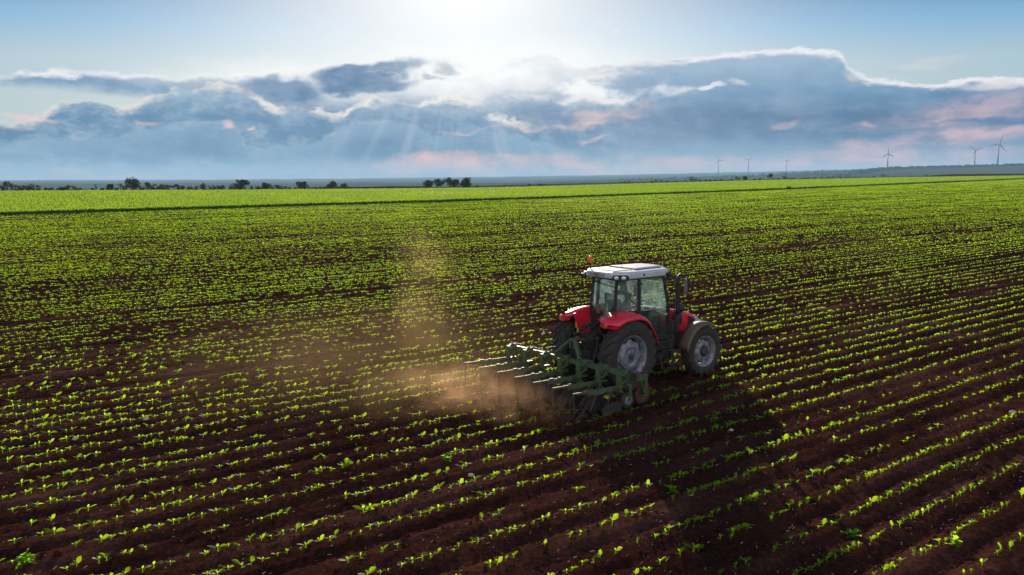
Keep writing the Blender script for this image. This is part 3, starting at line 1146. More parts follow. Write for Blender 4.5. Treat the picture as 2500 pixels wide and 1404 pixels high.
def plant_tree(px, top_py, w_px, t, kind, label, group=None):
    x, y, z = spot_at(px, t)
    if kind != 'shrub':
        top_py -= 1.6
    dist = y * math.cos(PITCH)
    h = CAM_H + (y * math.tan(ang(px, top_py)[1])) / math.cos(ang(px, 437)[0]) - z
    w = w_px * dist / FPX * (1.45 if kind == 'shrub' else 1.28)
    top_py -= 1.2 if kind == 'shrub' else .6
    h = max(h, .9)
    rng = _trng
    if kind == 'shrub':
        root = empty('shrub', (x, y, z))
        V, F = foliage(rng, max(w, .8), h * 1.08, -.15, 8, 420, max(.13, .10 * h), .35)
        np_obj('crown', V, F, M_FOL if rng.uniform() < .65 else M_FOL2, parent=root)
        mb = MB()
        for i in range(4):
            a = i * PI / 2 + rng.uniform(-.4, .4)
            mb.tube([(0, 0, -.4), (math.cos(a) * w * .10, math.sin(a) * w * .10, h * .3), (math.cos(a) * w * .22, math.sin(a) * w * .22, h * .7)], [.05, .035, .012], 5)
        mb.build('stem', M_BARK, root)
        tag(root, label, 'shrub', group)
        return root
    root = empty('tree', (x, y, z))
    if kind == 'round':
        V, F = foliage(rng, w, h * .94, h * .06, 24, 2400, .058 * h, .30)
        m = M_FOL
    elif kind == 'open':
        V, F = foliage(rng, w, h * .80, h * .20, 16, 1100, .058 * h, .20)
        m = M_FOL
    elif kind == 'thin':
        V, F = foliage(rng, w, h * .75, h * .25, 6, 110, .06 * h, .1)
        m = M_FOL2
    else:
        V, F = foliage(rng, w, h * .86, h * .14, 11, 800, .055 * h, .28)
        m = M_FOL2
    np_obj('crown', V, F, m, parent=root)
    trunk_mb(rng, h, .028 * h + .03, w).build('trunk', M_BARK, root)
    tag(root, label, 'tree', group)
    return root


TREES = [
    (17, 445, 20, 'bushy', 'bushy tree standing farthest left on the skyline'),
    (233, 450, 8, 'thin', 'thin pale young tree standing alone right of the low left thicket'),
    (269, 451, 13, 'round', 'small round tree just left of the slim tree and the tall open tree'),
    (293, 445, 11, 'thin', 'slim upright tree close beside the tall open tree'),
    (320, 436, 29, 'open', 'tallest open crowned tree rising above the left hedge'),
    (360, 446, 13, 'bushy', 'pointed tree poking out of the hedge right of the tallest open tree'),
    (589, 441, 35, 'round', 'large round dark tree at the right part of the left hedge'),
    (648, 448, 21, 'round', 'small round dark tree right of the large round one, at the hedge end'),
    (736, 444, 26, 'round', 'domed dark tree left of the pair near the picture middle'),
    (810, 445, 28, 'round', 'broad dark tree with a bush on its left, left of the small see-through one'),
    (843, 448, 20, 'open', 'small round see-through tree at the left end of the brown strip'),
    (1046, 442, 23, 'round', 'leftmost and lowest tree of the dark clump in the middle'),
    (1075, 438, 33, 'open', 'broad lacy tree second from left in the middle clump'),
    (1097, 436, 17, 'bushy', 'narrow upright tree in the middle of the dark clump'),
    (1110, 440, 24, 'round', 'low broad tree left of the biggest round crown in the clump'),
    (1138, 436, 33, 'round', 'biggest round dark crown at the right end of the middle clump'),
    (1603, 441, 15, 'bushy', 'low bushy tree, left of two standing together right of the middle'),
    (1615, 441, 10, 'bushy', 'narrow bushy tree, right of two standing together right of the middle'),
    (1693, 433, 23, 'bushy', 'wide dark bushy tree with a bush at its right foot'),
    (1803, 431, 18, 'bushy', 'dark tree below the second turbine, left of a smaller round one'),
    (1819, 432, 11, 'round', 'small round tree close right of a wider dark tree'),
    (1879, 425, 14, 'bushy', 'tall dark tree left of the low thicket under the third turbine'),
    (1915, 430, 14, 'bushy', 'dark bushy tree right of the tall one under the third turbine'),
    (2155, 427, 12, 'bushy', 'small tree standing above the low right hedge under the fourth turbine'),
]
for px, tp, w, kd, lb in TREES:
    plant_tree(px, tp, w, 268 + _trng.uniform(-2, 6), kd, lb)
SHRUBS = [
    ('low dark shrub of the thicket at the far left edge', 'shrubs of the far left thicket',
     [(3, 453, 10), (40, 453, 24), (60, 450, 22), (76, 450, 18), (90, 453, 15), (29, 456, 14)]),
    ('low dark shrub of the flat thicket left of the thin pale tree', 'shrubs of the low left thicket',
     [(112, 458, 12), (122, 457, 15), (140, 456, 18), (153, 454, 15), (166, 453, 18), (178, 455, 15), (195, 458, 14), (184, 457, 10)]),
    ('small shrub at the foot of the tallest open tree', 'shrubs round the tallest tree',
     [(224, 460, 8), (250, 456, 9), (262, 456, 9), (283, 457, 12), (306, 451, 15), (332, 450, 18)]),
    ('dark shrub in the long ragged hedge between two tall trees', 'shrubs of the long left hedge',
     [(347, 453, 16), (377, 449, 17), (394, 449, 19), (410, 452, 16), (429, 450, 18), (446, 452, 22), (465, 453, 18), (480, 454, 14),
      (494, 449, 15), (510, 454, 16), (521, 453, 12), (533, 453, 14), (545, 453, 12), (562, 453, 16), (574, 454, 12)]),
    ('low shrub between the large round tree and the domed tree', 'low shrubs right of the large round tree',
     [(615, 453, 12), (628, 454, 10), (636, 455, 10), (662, 455, 10), (675, 452, 11), (684, 452, 12), (695, 455, 12), (708, 457, 10)]),
    ('low shrub at the foot of the domed and broad trees', 'low shrubs by the domed tree',
     [(722, 457, 12), (757, 457, 15), (768, 458, 10), (782, 455, 14), (793, 454, 14), (826, 458, 10)]),
    ('low shrub at the right foot of the biggest round crown', None, [(1163, 454, 14)]),
    ('tiny leafless shrub alone on the field edge right of the middle clump', None, [(1231, 450, 8)]),
    ('faint low shrub on the bare skyline right of the middle clump', 'low shrubs on the bare skyline',
     [(1291, 453, 11), (1320, 453, 17), (1513, 447, 11), (1524, 446, 9), (1536, 446, 7)]),
    ('low shrub beside the bushy trees right of the middle', 'low shrubs by the bushy trees',
     [(1592, 444, 9), (1632, 445, 10), (1650, 445, 9), (1673, 441, 10), (1708, 438, 20), (1724, 440, 10), (1733, 440, 12), (1748, 441, 10), (1761, 441, 9)]),
    ('low shrub between the trees under the left turbines', 'low shrubs under the left turbines',
     [(1787, 437, 10), (1842, 438, 9), (1856, 438, 8), (1889, 434, 13), (1900, 434, 12), (1927, 434, 13), (1938, 436, 9)]),
    ('low dark shrub of the long thin hedge on the right skyline', 'shrubs of the right hedge',
     [(1960, 435, 12), (1973, 435, 12), (1988, 434, 13), (2005, 434, 13), (2020, 433, 14), (2036, 433, 13), (2052, 433, 14), (2068, 432, 13),
      (2084, 432, 14), (2100, 432, 14), (2118, 431, 14), (2135, 430, 13), (2168, 430, 13), (2185, 431, 12), (2202, 430, 13), (2222, 429, 14),
      (2240, 429, 13), (2262, 427, 16), (2276, 427, 14), (2292, 428, 12)]),
]
for lb, gp, lst in SHRUBS:
    for px, tp, w in lst:
        plant_tree(px, tp, w, 266 + _trng.uniform(-2, 8), 'shrub', lb, gp)
# the little green bush on the edge of the cereal strip
plant_tree(1928, 459, 9, T_EDGE - 1.2, 'shrub', 'small green bush by the dark edge of the cereal strip')

# woods on the hill far to the right, one mass
M_WOOD = leaf_material('far wood', (0.035, 0.055, 0.022), (0.04, 0.06, 0.02), 0.2, 0.7, 0.02, spec=0.1)
WVV, WFF, nn = [], [], 0
wr = np.random.default_rng(5)


def wood_clump(px, r, w, h):
    global nn
    a, _ = ang(px, 437)
    x, y = r * math.sin(a), r * math.cos(a)
    z = float(land_z(np.array(x), np.array(y)))
    V, F = foliage(wr, w, h, 0, 4, 60, h * .22, .4)
    V = V + np.array([x, y, z - 1.0])
    WVV.append(V)
    WFF.append(F + nn)
    nn += len(V)


for i in range(620):
    px = 2040 + 560 * wr.uniform() ** .8
    wood_clump(px, 3060 - (px < 2140) * wr.uniform(0, 300) + wr.uniform(-40, 60), wr.uniform(14, 26), wr.uniform(6, 10) * min(1, .25 + (px - 2040) / 160))
for i in range(150):
    px = 1930 + 270 * wr.uniform()
    k = (px - 1930) / 270
    wood_clump(px, 1900 + 1100 * k + wr.uniform(-60, 60), wr.uniform(10, 18), wr.uniform(6, 10))
for i in range(190):
    px = 1500 + 560 * wr.uniform()
    wood_clump(px, wr.choice([2300, 2800, 3100, 5200]) + wr.uniform(-30, 30), wr.uniform(10, 30), wr.uniform(4, 8))
for i in range(110):
    px = 2330 + 200 * wr.uniform()
    wood_clump(px, 1500 + wr.uniform(-60, 60), wr.uniform(7, 12), wr.uniform(4, 7))
o = np_obj('woodland', np.concatenate(WVV), np.concatenate(WFF), M_WOOD)
tag(o, 'blue green band of woods along the hazy hill on the right', 'wood', None, 'stuff')

# ------------------------------------------------------------------ wind turbines
M_TURB = material('turbine grey', (0.10, 0.105, 0.115), 0.5, var=.03, scale=.05)


def make_turbine(name, px, base_py, hub_py, dist, phase, yaw, label, rotor=39.0):
    a, _ = ang(px, 437)
    r = dist / math.cos(a)
    x, y = dist * math.tan(a), dist
    gz = float(land_z(np.array(x), np.array(y)))
    hub = CAM_H + r * math.tan(ang(px, hub_py)[1])
    H_ = hub - gz
    root = empty(name, (x, y, gz), -a + yaw)
    mb = MB()
    mb.tube([(0, 0, -3), (0, 0, H_ * .5), (0, 0, H_ - 1.2)], [2.2, 1.75, 1.25], 16)
    mb.build('tower', M_TURB, root, smooth=True)
    mb = MB()
    mb.loft([[(-1.5 * k, yy, H_ - 1.7 * k), (1.5 * k, yy, H_ - 1.7 * k), (1.5 * k, yy, H_ + 1.8 * k), (-1.5 * k, yy, H_ + 1.8 * k)]
             for yy, k in ((-3.2, .75), (-2, 1), (5, 1), (7.5, .7))], close=True)
    mb.poly([(-1.1, -3.2, H_ - 1.3), (1.1, -3.2, H_ - 1.3), (1.1, -3.2, H_ + 1.3), (-1.1, -3.2, H_ + 1.3)])
    mb.poly([(-1.05, 7.5, H_ - 1.2), (1.05, 7.5, H_ - 1.2), (1.05, 7.5, H_ + 1.25), (-1.05, 7.5, H_ + 1.25)])
    mb.build('nacelle', M_TURB, root)
    mb = MB()
    mb.lathe([(1.5, 1.6), (1.6, .4), (1.3, -.9), (.7, -1.9), (.01, -2.2)], 14, 'y')
    hubo = mb.build('hub', M_TURB, root, smooth=True, loc=(0, -4.6, H_))
    for k in range(3):
        an = R(phase + 120 * k)
        rows = []
        for q_, ch, th, tw in ((.03, 1.9, 1.6, .9), (.12, 2.6, 1.0, .7), (.22, 3.3, .75, .45), (.5, 2.2, .45, .25), (.8, 1.3, .25, .12), (.97, .6, .12, .05), (1.0, .12, .05, .05)):
            rr = rotor * q_
            ring = []
            for cx, cy in ((-.35, 0), (0, .5), (.65, 0), (0, -.5)):
                u_, v_ = cx * ch, cy * th
                lx = u_ * math.cos(tw) - v_ * math.sin(tw)
                ly = u_ * math.sin(tw) + v_ * math.cos(tw)
                ring.append((math.sin(an) * rr + math.cos(an) * lx, ly, math.cos(an) * rr - math.sin(an) * lx))
            rows.append(ring)
        mb = MB()
        mb.loft(rows, close=True)
        mb.build('blade', M_TURB, hubo, smooth=False)
    tag(root, label, 'wind turbine', 'wind turbines on the far hills')


for a_ in ((2433, 403, 352, 2500, 18, .25, 'nearest and tallest wind turbine, standing farthest right', 29.5),
           (2377, 405, 367, 3000, 70, -.2, 'second tallest turbine, just left of the tallest one, one blade up left', 27),
           (2165, 410, 376, 3000, -4, .15, 'turbine standing alone above the woods with one blade straight up', 23.5),
           (1753, 423, 391, 4200, 332, .2, 'faint turbine farthest left of the row on the skyline', 26),
           (1826, 423, 391, 4300, 48, -.1, 'faint middle one of the three left turbines, two blades raised in a V', 25),
           (1919, 417, 391, 4900, 7, .9, 'palest and most distant turbine, right one of the three on the left', 27)):
    make_turbine('wind_turbine', *a_)

# ------------------------------------------------------------------ tractor materials
DUST = (0.16, 0.10, 0.07)
M_RED = material('red paint', (0.74, 0.012, 0.034), 0.33, coat=.5, var=.08, scale=3, dirt=DUST, dirt_amt=.18)
M_WHITE = material('roof white', (0.56, 0.55, 0.57), 0.4, var=.05, scale=3, dirt=(.42, .38, .35), dirt_amt=.25)
M_GREYT = material('grey trim', (0.30, 0.30, 0.33), 0.5, var=.08, scale=4, dirt=DUST, dirt_amt=.2)
M_BLACK = material('black trim', (0.014, 0.013, 0.013), 0.5, var=.3, scale=6, dirt=(.07, .05, .04), dirt_amt=.25)
M_CHASSIS = material('greasy chassis', (0.020, 0.017, 0.015), 0.6, var=.4, scale=9, dirt=(.08, .05, .035), dirt_amt=.35)
M_RUBBER = material('dusty tyre rubber', (0.024, 0.021, 0.020), 0.75, var=.3, scale=7, dirt=(.050, .036, .030), dirt_amt=.5, bump=.3, bscale=50)
M_RIM = material('silver rim paint', (0.23, 0.25, 0.31), 0.45, metal=.2, var=.12, scale=5, dirt=(.10, .07, .055), dirt_amt=.42)
M_HUBD = material('dark hub', (0.05, 0.042, 0.04), 0.6, var=.3, scale=12)
M_FENDB = material('brown black plastic', (0.115, 0.068, 0.046), 0.55, var=.2, scale=5, dirt=(.22, .15, .11), dirt_amt=.3)
M_STEEL = material('worn steel', (0.34, 0.33, 0.33), 0.35, metal=.85, var=.2, scale=9, dirt=(.12, .07, .05), dirt_amt=.3)
M_YEL = material('yellow paint', (0.60, 0.42, 0.02), 0.5, var=.15, scale=9)
M_SEAT = material('dark seat cloth', (0.030, 0.032, 0.036), 0.9, var=.2, scale=12)
M_CABIN = material('grey cab lining', (0.20, 0.22, 0.24), 0.7, var=.1, scale=6)
M_PLATE = material('dusty number plate', (0.23, 0.15, 0.12), 0.6, var=.2, scale=14)
M_AMBER = material('amber lens', (0.85, 0.16, 0.01), 0.25, var=.1, scale=8)
M_REDL = material('red lens', (0.50, 0.01, 0.01), 0.2, var=.1, scale=8)
M_LAMP = material('clear lamp lens', (0.75, 0.76, 0.80), 0.12, metal=.4, var=.1, scale=20)
_amb = M_AMBER.node_tree.nodes['Principled BSDF']
_amb.inputs['Transmission Weight'].default_value = .35


def glass_material(name, tint, dust, dusty, ior=1.45):
    m = bpy.data.materials.new(name)
    m.use_nodes = True
    q = NG(m.node_tree)
    nt = m.node_tree
    nt.nodes.remove(nt.nodes['Principled BSDF'])
    out = [x for x in nt.nodes if x.type == 'OUTPUT_MATERIAL'][0]
    tr = q.n('ShaderNodeBsdfTransparent')
    tr.inputs[0].default_value = tint
    gl = q.n('ShaderNodeBsdfGlossy')
    gl.inputs['Roughness'].default_value = .04
    gl.inputs[0].default_value = (.9, .95, 1, 1)
    fr = q.n('ShaderNodeFresnel')
    fr.inputs[0].default_value = ior
    m1 = q.n('ShaderNodeMixShader')
    nt.links.new(fr.outputs[0], m1.inputs[0])
    nt.links.new(tr.outputs[0], m1.inputs[1])
    nt.links.new(gl.outputs[0], m1.inputs[2])
    df = q.n('ShaderNodeBsdfTranslucent')
    df.inputs[0].default_value = dust
    d2 = q.n('ShaderNodeBsdfDiffuse')
    d2.inputs[0].default_value = dust
    m0 = q.n('ShaderNodeMixShader')
    m0.inputs[0].default_value = .5
    nt.links.new(df.outputs[0], m0.inputs[1])
    nt.links.new(d2.outputs[0], m0.inputs[2])
    m2 = q.n('ShaderNodeMixShader')
    t = q.n('ShaderNodeTexCoord').outputs['Object']
    q.put(m2.inputs[0], q.step(q.noise(t, 3.5, 5.0, .6), .3, .75, dusty * .5, dusty * 1.5))
    nt.links.new(m1.outputs[0], m2.inputs[1])
    nt.links.new(m0.outputs[0], m2.inputs[2])
    nt.links.new(m2.outputs[0], out.inputs[0])
    return m


M_GLASS = glass_material('dusty green tinted glass', (0.80, 0.93, 0.88, 1), (.50, .66, .64, 1), .24)
M_GLASSW = glass_material('windscreen glass', (0.80, 0.93, 0.88, 1), (.50, .66, .64, 1), .30, 1.12)
M_GLASSD = glass_material('dark lower door glass', (0.42, 0.52, 0.46, 1), (.10, .14, .12, 1), .25)

TRAC = empty('tractor', (TX, TY, TZ), PI / 2 - HEAD)
TRAC.scale = (0.975, 0.855, 0.985)
tag(TRAC, 'red farm tractor with white roof and glass cab pulling a cultivator', 'tractor')


# ---- wheels
def tyre_mesh(Ro, Rr, w, nlug, lugh):
    """carcass (lathe round y) and chevron lugs; outer face towards -y"""
    mb = MB()
    Rc = Ro - lugh
    h = w / 2
    prof = [(Rr, -h * .72), (Rr + .02, -h * .88), (Rr + (Rc - Rr) * .45, -h * 1.02), (Rc - .07, -h * .98), (Rc - .02, -h * .84), (Rc, -h * .5), (Rc + .005, 0),
            (Rc, h * .5), (Rc - .02, h * .84), (Rc - .07, h * .98), (Rr + (Rc - Rr) * .45, h * 1.02), (Rr + .02, h * .88), (Rr, h * .72)]
    mb.lathe(prof, 56, 'y')
    step = 2 * PI / nlug
    for side in (-1, 1):
        for k in range(nlug):
            a0 = k * step + (step / 2 if side > 0 else 0)
            rows = []
            for u, rad, yf, wd in ((0, Ro, -.04, .050), (.3, Ro, .28, .048), (.62, Ro - .002, .62, .052), (.86, Ro - .012, .88, .058), (1.0, Ro - .055, 1.015, .060), (1.08, Ro - .10, 1.035, .055)):
                a = a0 - u * step * .95 * (1 if True else 0)
                y = side * yf * h
                ca, sa = math.cos(a), math.sin(a)
                inn = (Rc - .03 if u < .9 else rad - .06)
                ring = []
                for rr, off in ((inn, wd * .62), (rad, wd * .40), (rad, -wd * .40), (inn, -wd * .62)):
                    ring.append((ca * rr - sa * off, y if rr == rad or u < .9 else y * .93, sa * rr + ca * off))
                rows.append(ring)
            mb.loft(rows, close=True)
            mb.poly(rows[0])
            mb.poly(rows[-1])
    return mb


def rim_mesh(Rr, w, dish, lobes):
    """rim barrel with flange; outer face towards -y"""
    h = w / 2
    mb = MB()
    mb.lathe([(Rr + .012, -h * .74), (Rr + .022, -h * .78), (Rr + .012, -h * .82), (Rr - .010, -h * .80), (Rr - .022, -h * .66), (Rr - .034, -h * .60), (Rr - .050, -h * .44),
              (Rr - .062, -h * .38), (Rr - .066, h * .3), (Rr - .03, h * .6), (Rr + .012, h * .78), (Rr + .012, h * .7), (Rr - .02, h * .5), (Rr - .05, h * .3), (Rr - .05, -h * .36), (Rr + .012, -h * .74)], 48, 'y')
    return mb


def disc_mesh(Rr, w, dish, lobes):
    h = w / 2
    mb = MB()
    n = 48
    rows = []
    Rd = Rr - .068
    for r_, y, lob in ((1.0, .0, 1), (.93, -.03, 1), (.80, -.055, .4), (.64, -.075, 0), (.60, -.085, 0), (.50, -.085, 0), (.46, -.06, 0), (.34, -.055, 0), (.30, -.075, 0), (.0, -.075, 0)):
        ring = []
        for k in range(n):
            a = 2 * PI * k / n
            rr = Rd * r_ * (1 - lob * .13 * (0.5 - 0.5 * math.copysign(abs(math.cos(lobes * a / 2 * 2)) ** .6, math.cos(lobes * a))))
            ring.append((math.cos(a) * max(rr, .001), -dish + y - h * .10, math.sin(a) * max(rr, .001)))
        rows.append(ring)
    mb.loft(rows, close=True)
    return mb


def make_wheel(name, x, z, side, Ro, Rr, w, nlug, lugh, dish, lobes, steer=0.0, yc=.9):
    wh = rim_mesh(Rr, w, dish, lobes).build(name, M_RIM, TRAC, smooth=True)
    wh.location = (x, yc * side, z)
    wh.rotation_euler = (0, 0, (PI if side > 0 else 0) + steer)
    tyre_mesh(Ro, Rr, w, nlug, lugh).build('tyre', M_RUBBER, wh, smooth=False)
    disc_mesh(Rr, w, dish, lobes).build('rim_disc', M_RIM, wh, smooth=True, solid=.012)
    mb = MB()
    h = w / 2
    if name.startswith('rear'):
        mb.lathe([(.065, -dish - .05), (.065, -dish - .13), (.05, -dish - .145), (.001, -dish - .145)], 18, 'y')
        nb, rb = 8, .105
    else:
        mb.lathe([(.115, -dish - .03), (.12, -dish - .11), (.10, -dish - .17), (.055, -dish - .185), (.001, -dish - .185)], 22, 'y')
        nb, rb = 10, .135
    for k in range(nb):
        a = 2 * PI * k / nb
        mb.lathe([(.011, -dish - .05), (.011, -dish - .115), (.001, -dish - .115)], 6, 'y', (math.cos(a) * rb, 0, math.sin(a) * rb))
    mb.build('hub', M_HUBD, wh)
    return wh


for sd in (-1, 1):
    make_wheel('rear_wheel', 0.02, .80, sd, .815, .475, .44, 20, .042, .03, 8, yc=.89)
    make_wheel('front_wheel', 2.60, .605, sd, .615, .375, .35, 17, .034, .01, 8, steer=-.05, yc=.93)

# ---- chassis, engine, axles
mb = MB()
mb.box((.35, 0, .86), (1.7, .50, .52))
mb.box((2.15, 0, .86), (1.9, .46, .46))
mb.box((2.2, 0, 1.12), (1.5, .50, .24))
mb.tube([(.02, -.72, .80), (.02, -.3, .82), (.02, .3, .82), (.02, .72, .80)], [.10, .16, .16, .10], 14)
mb.tube([(2.60, -.80, .60), (2.60, -.25, .62), (2.60, .25, .62), (2.60, .80, .60)], [.075, .10, .10, .075], 12)
mb.tube([(1.3, 0, .62), (2.6, 0, .60)], .05, 10)
mb.box((2.9, 0, .80), (.5, .40, .22))
mb.box((1.15, -.50, .78), (.95, .42, .50))     # fuel tank
mb.box((1.15, .50, .78), (.95, .42, .50))
mb.box((1.95, -.36, .92), (.5, .14, .34))
mb.tube([(1.5, -.42, 1.0), (1.8, -.40, 1.2), (2.2, -.36, 1.15)], .025, 8)
mb.build('chassis', M_CHASSIS, TRAC, bevel=.025)

# ---- bonnet
HOOD = [(1.52, .30, 1.68, 1.12), (1.75, .31, 1.665, 1.10), (2.2, .315, 1.61, 1.06), (2.6, .31, 1.53, 1.02), (2.95, .29, 1.43, .98), (3.12, .25, 1.36, .96), (3.18, .20, 1.26, .96)]


def hood_rings(pts):
    rows = []
    for x, w, zt, zb in pts:
        rows.append([(x, -w, zb), (x, -w * 1.02, zb + (zt - zb) * .5), (x, -w * .98, zt - .09), (x, -w * .80, zt - .022), (x, -w * .35, zt), (x, w * .35, zt),
                     (x, w * .80, zt - .022), (x, w * .98, zt - .09), (x, w * 1.02, zb + (zt - zb) * .5), (x, w, zb)])
    return rows


mb = MB()
rr = hood_rings(HOOD)
mb.loft(rr)
mb.poly(rr[-1])
mb.poly(rr[0])
bon = mb.build('bonnet', M_RED, TRAC, smooth=False, bevel=.012)
for sd in (-1, 1):
    mb = MB()
    for x0, x1, z0, z1 in ((1.62, 1.70, 1.12, 1.56), (1.86, 1.90, 1.12, 1.56), (2.72, 2.80, 1.04, 1.38), (2.83, 2.90, 1.04, 1.34), (2.93, 2.99, 1.03, 1.30)):
        mb.box(((x0 + x1) / 2, sd * .318, (z0 + z1) / 2), (x1 - x0, .016, z1 - z0))
    mb.box((1.72, sd * .322, 1.60), (.46, .016, .05))
    mb.build('side_vent', M_BLACK, bon, bevel=.004)
mb = MB()
mb.box((3.19, 0, 1.13), (.03, .34, .24))
mb.build('grille', M_BLACK, bon, bevel=.004)
for sd in (-1, 1):
    mb = MB()
    mb.prism([(3.02, 1.24), (3.16, 1.20), (3.16, 1.30), (3.06, 1.36)], sd * .20, sd * .275)
    mb.build('headlight', M_LAMP, bon, bevel=.01)

# ---- cab frame
RB, RT = (-.02, .45, 1.70), (.05, .43, 2.50)          # rear posts
BB, BT = (.47, .79, 1.79), (.50, .74, 2.52)           # middle posts
AT, AM, AB = (1.33, .74, 2.53), (1.47, .78, 1.86), (1.60, .74, 1.05)


def mir(p, sd):
    return (p[0], p[1] * sd, p[2])


mb = MB()
for sd in (-1, 1):
    mb.bar(mir(RB, sd), mir(RT, sd), .065, .06, up=(1, 0, 0))
    mb.bar(mir((BB[0], BB[1], 1.05), sd), mir(BB, sd), .06, .07, up=(1, 0, 0))
    mb.bar(mir(BB, sd), mir(BT, sd), .07, .075, up=(1, 0, 0))
    mb.bar(mir(AT, sd), mir(AM, sd), .055, .075, up=(1, 0, 0))
    mb.bar(mir(AM, sd), mir(AB, sd), .06, .10, up=(1, 0, 0))
    mb.bar(mir(RB, sd), mir(BB, sd), .05, .05)
    mb.bar(mir(RT, sd), mir(BT, sd), .05, .05)
    mb.bar(mir(BT, sd), mir(AT, sd), .05, .05)
    mb.bar(mir((.90, .77, 1.05), sd), mir(AB, sd), .06, .07)
    # cut corner at the foot of the rear window
    mb.poly([mir(p, sd) for p in ((-.055, .47, 1.62), (-.055, .22, 1.62), (-.05, .47, 1.88))])
mb.bar((RT[0], -.43, 2.50), (RT[0], .43, 2.50), .05, .05)
mb.bar((AT[0], -.74, 2.53), (AT[0], .74, 2.53), .05, .05)
mb.bar((-.03, -.47, 1.64), (-.03, .47, 1.64), .06, .08)
# lower rear body of the cab and the floor
mb.loft([[(-.05, -.47, 1.60), (-.05, .47, 1.60)], [(-.05, -.47, 1.28), (-.05, .47, 1.28)], [(-.18, -.42, 1.05), (-.18, .42, 1.05)], [(.3, -.40, 1.0), (.3, .40, 1.0)]])
mb.box((.75, 0, 1.03), (1.65, 1.44, .05))
for sd in (-1, 1):
    mb.loft([[(-.05, sd * .47, 1.60), (-.05, sd * .47, 1.1)], [(.47, sd * .78, 1.79), (.47, sd * .78, 1.05)]])
cab = mb.build('cab_frame', M_BLACK, TRAC, bevel=.008)

mb = MB()
mb.box((.95, 0, 1.08), (1.25, 1.40, .03))
mb.box((1.42, 0, 1.42), (.24, .62, .62))
mb.box((.30, .50, 1.36), (.70, .18, .50))
mb.box((.42, -.52, 1.38), (.66, .16, .48))
mb.build('cab_console', M_CABIN, cab, bevel=.03)

# seat, steering wheel
mb = MB()
mb.box((.55, 0, 1.545), (.46, .46, .12))
mb.box((.29, 0, 1.84), (.11, .44, .60), (0, -.12, 0))
mb.box((.46, 0, 1.30), (.30, .30, .34))
mb.build('seat', M_SEAT, TRAC, bevel=.03)
mb = MB()
n = 26
pts = [(1.10 + .19 * math.cos(2 * PI * k / n) * math.cos(.75), .19 * math.sin(2 * PI * k / n), 1.83 + .19 * math.cos(2 * PI * k / n) * math.sin(.75)) for k in range(n + 1)]
mb.tube(pts, .016, 8, caps=False)
for k in (3, 12, 21):
    mb.tube([pts[k], (1.12, 0, 1.80)], .012, 6)
mb.tube([(1.12, 0, 1.80), (1.34, 0, 1.45)], .03, 8)
mb.build('steering_wheel', M_BLACK, TRAC, smooth=True)


# ---- glass
def pane(name, pts, mat, parent, thick=.008):
    mb = MB()
    mb.poly(pts)
    return mb.build(name, mat, parent)


pane('rear_window', [(-.035, -.18, 1.67), (-.035, .20, 1.67), (-.03, .42, 1.88), (.045, .40, 2.48), (.045, -.40, 2.48), (-.03, -.42, 1.88)], M_GLASS, cab)
for sd in (-1, 1):
    pane('quarter_window', [mir(p, sd) for p in ((.0, .475, 1.72), (.44, .775, 1.81), (.47, .735, 2.49), (.07, .46, 2.48))], M_GLASS, cab)
    dr = pane('door', [mir(p, sd) for p in ((.52, .795, 1.78), (1.46, .795, 1.80), (1.44, .795, 1.90), (1.31, .75, 2.50), (.53, .75, 2.50))], M_GLASS, TRAC)
    pane('lower_glass', [mir(p, sd) for p in ((.56, .79, 1.765), (.72, .79, 1.60), (.86, .775, 1.36), (.95, .76, 1.09), (1.56, .75, 1.09), (1.46, .79, 1.785))], M_GLASSD, dr)
    mb = MB()
    mb.tube([mir(p, sd) for p in ((.60, .81, 1.77), (.78, .81, 1.78), (.95, .81, 1.79), (1.04, .81, 1.73), (1.12, .81, 1.70), (1.40, .81, 1.74))], .011, 6)
    mb.box(mir((1.38, .81, 1.62), sd), (.10, .03, .04))
    mb.build('handle', M_GREYT, dr)
    for p in ((.58, .76, 2.40), (.56, .80, 1.92)):
        mb = MB()
        mb.lathe([(.001, -.012), (.022, -.012), (.022, .012), (.001, .012)], 10, 'y', mir(p, sd))
        mb.build('hinge', M_BLACK, dr)
pane('windscreen', [(1.60, -.70, 1.10), (1.60, .70, 1.10), (1.47, .74, 1.86), (1.34, .70, 2.50), (1.34, -.70, 2.50), (1.47, -.74, 1.86)], M_GLASSW, cab)
mb = MB()
mb.tube([(.01, .30, 2.40), (-.01, -.05, 2.36), (-.02, -.42, 2.33)], .010, 6)
mb.box((.0, .30, 2.41), (.04, .07, .04))
mb.build('wiper', M_BLACK, cab)
for yy, zz in ((.30, 1.74), (.0, 1.71)):
    mb = MB()
    mb.lathe([(.001, -.03), (.035, -.025), (.045, -.01), (.045, .02), (.03, .04), (.001, .04)], 12, 'x', (-.07, yy, zz))
    mb.build('window_latch', M_BLACK, cab)
for yy, zz in ((.36, 2.15), (.37, 1.96), (-.30, 2.42), (.25, 2.46), (-.28, 2.0)):
    mb = MB()
    mb.lathe([(.001, -.015), (.016, -.01), (.016, .01), (.001, .015)], 8, 'x', (-.01, yy, zz))
    mb.build('window_stud', M_BLACK, cab)

# ---- roof
OUT = [(-.17, .47), (.14, .80), (1.34, .79), (1.60, .66), (1.76, .30)]
plan = OUT + [(x, -y) for x, y in OUT[::-1]]


def roof_ring(k, z, dx=0.0):
    cx = .85
    return [(cx + (x - cx) * k + dx, y * k, z + .02 * (x > 1.6)) for x, y in plan]


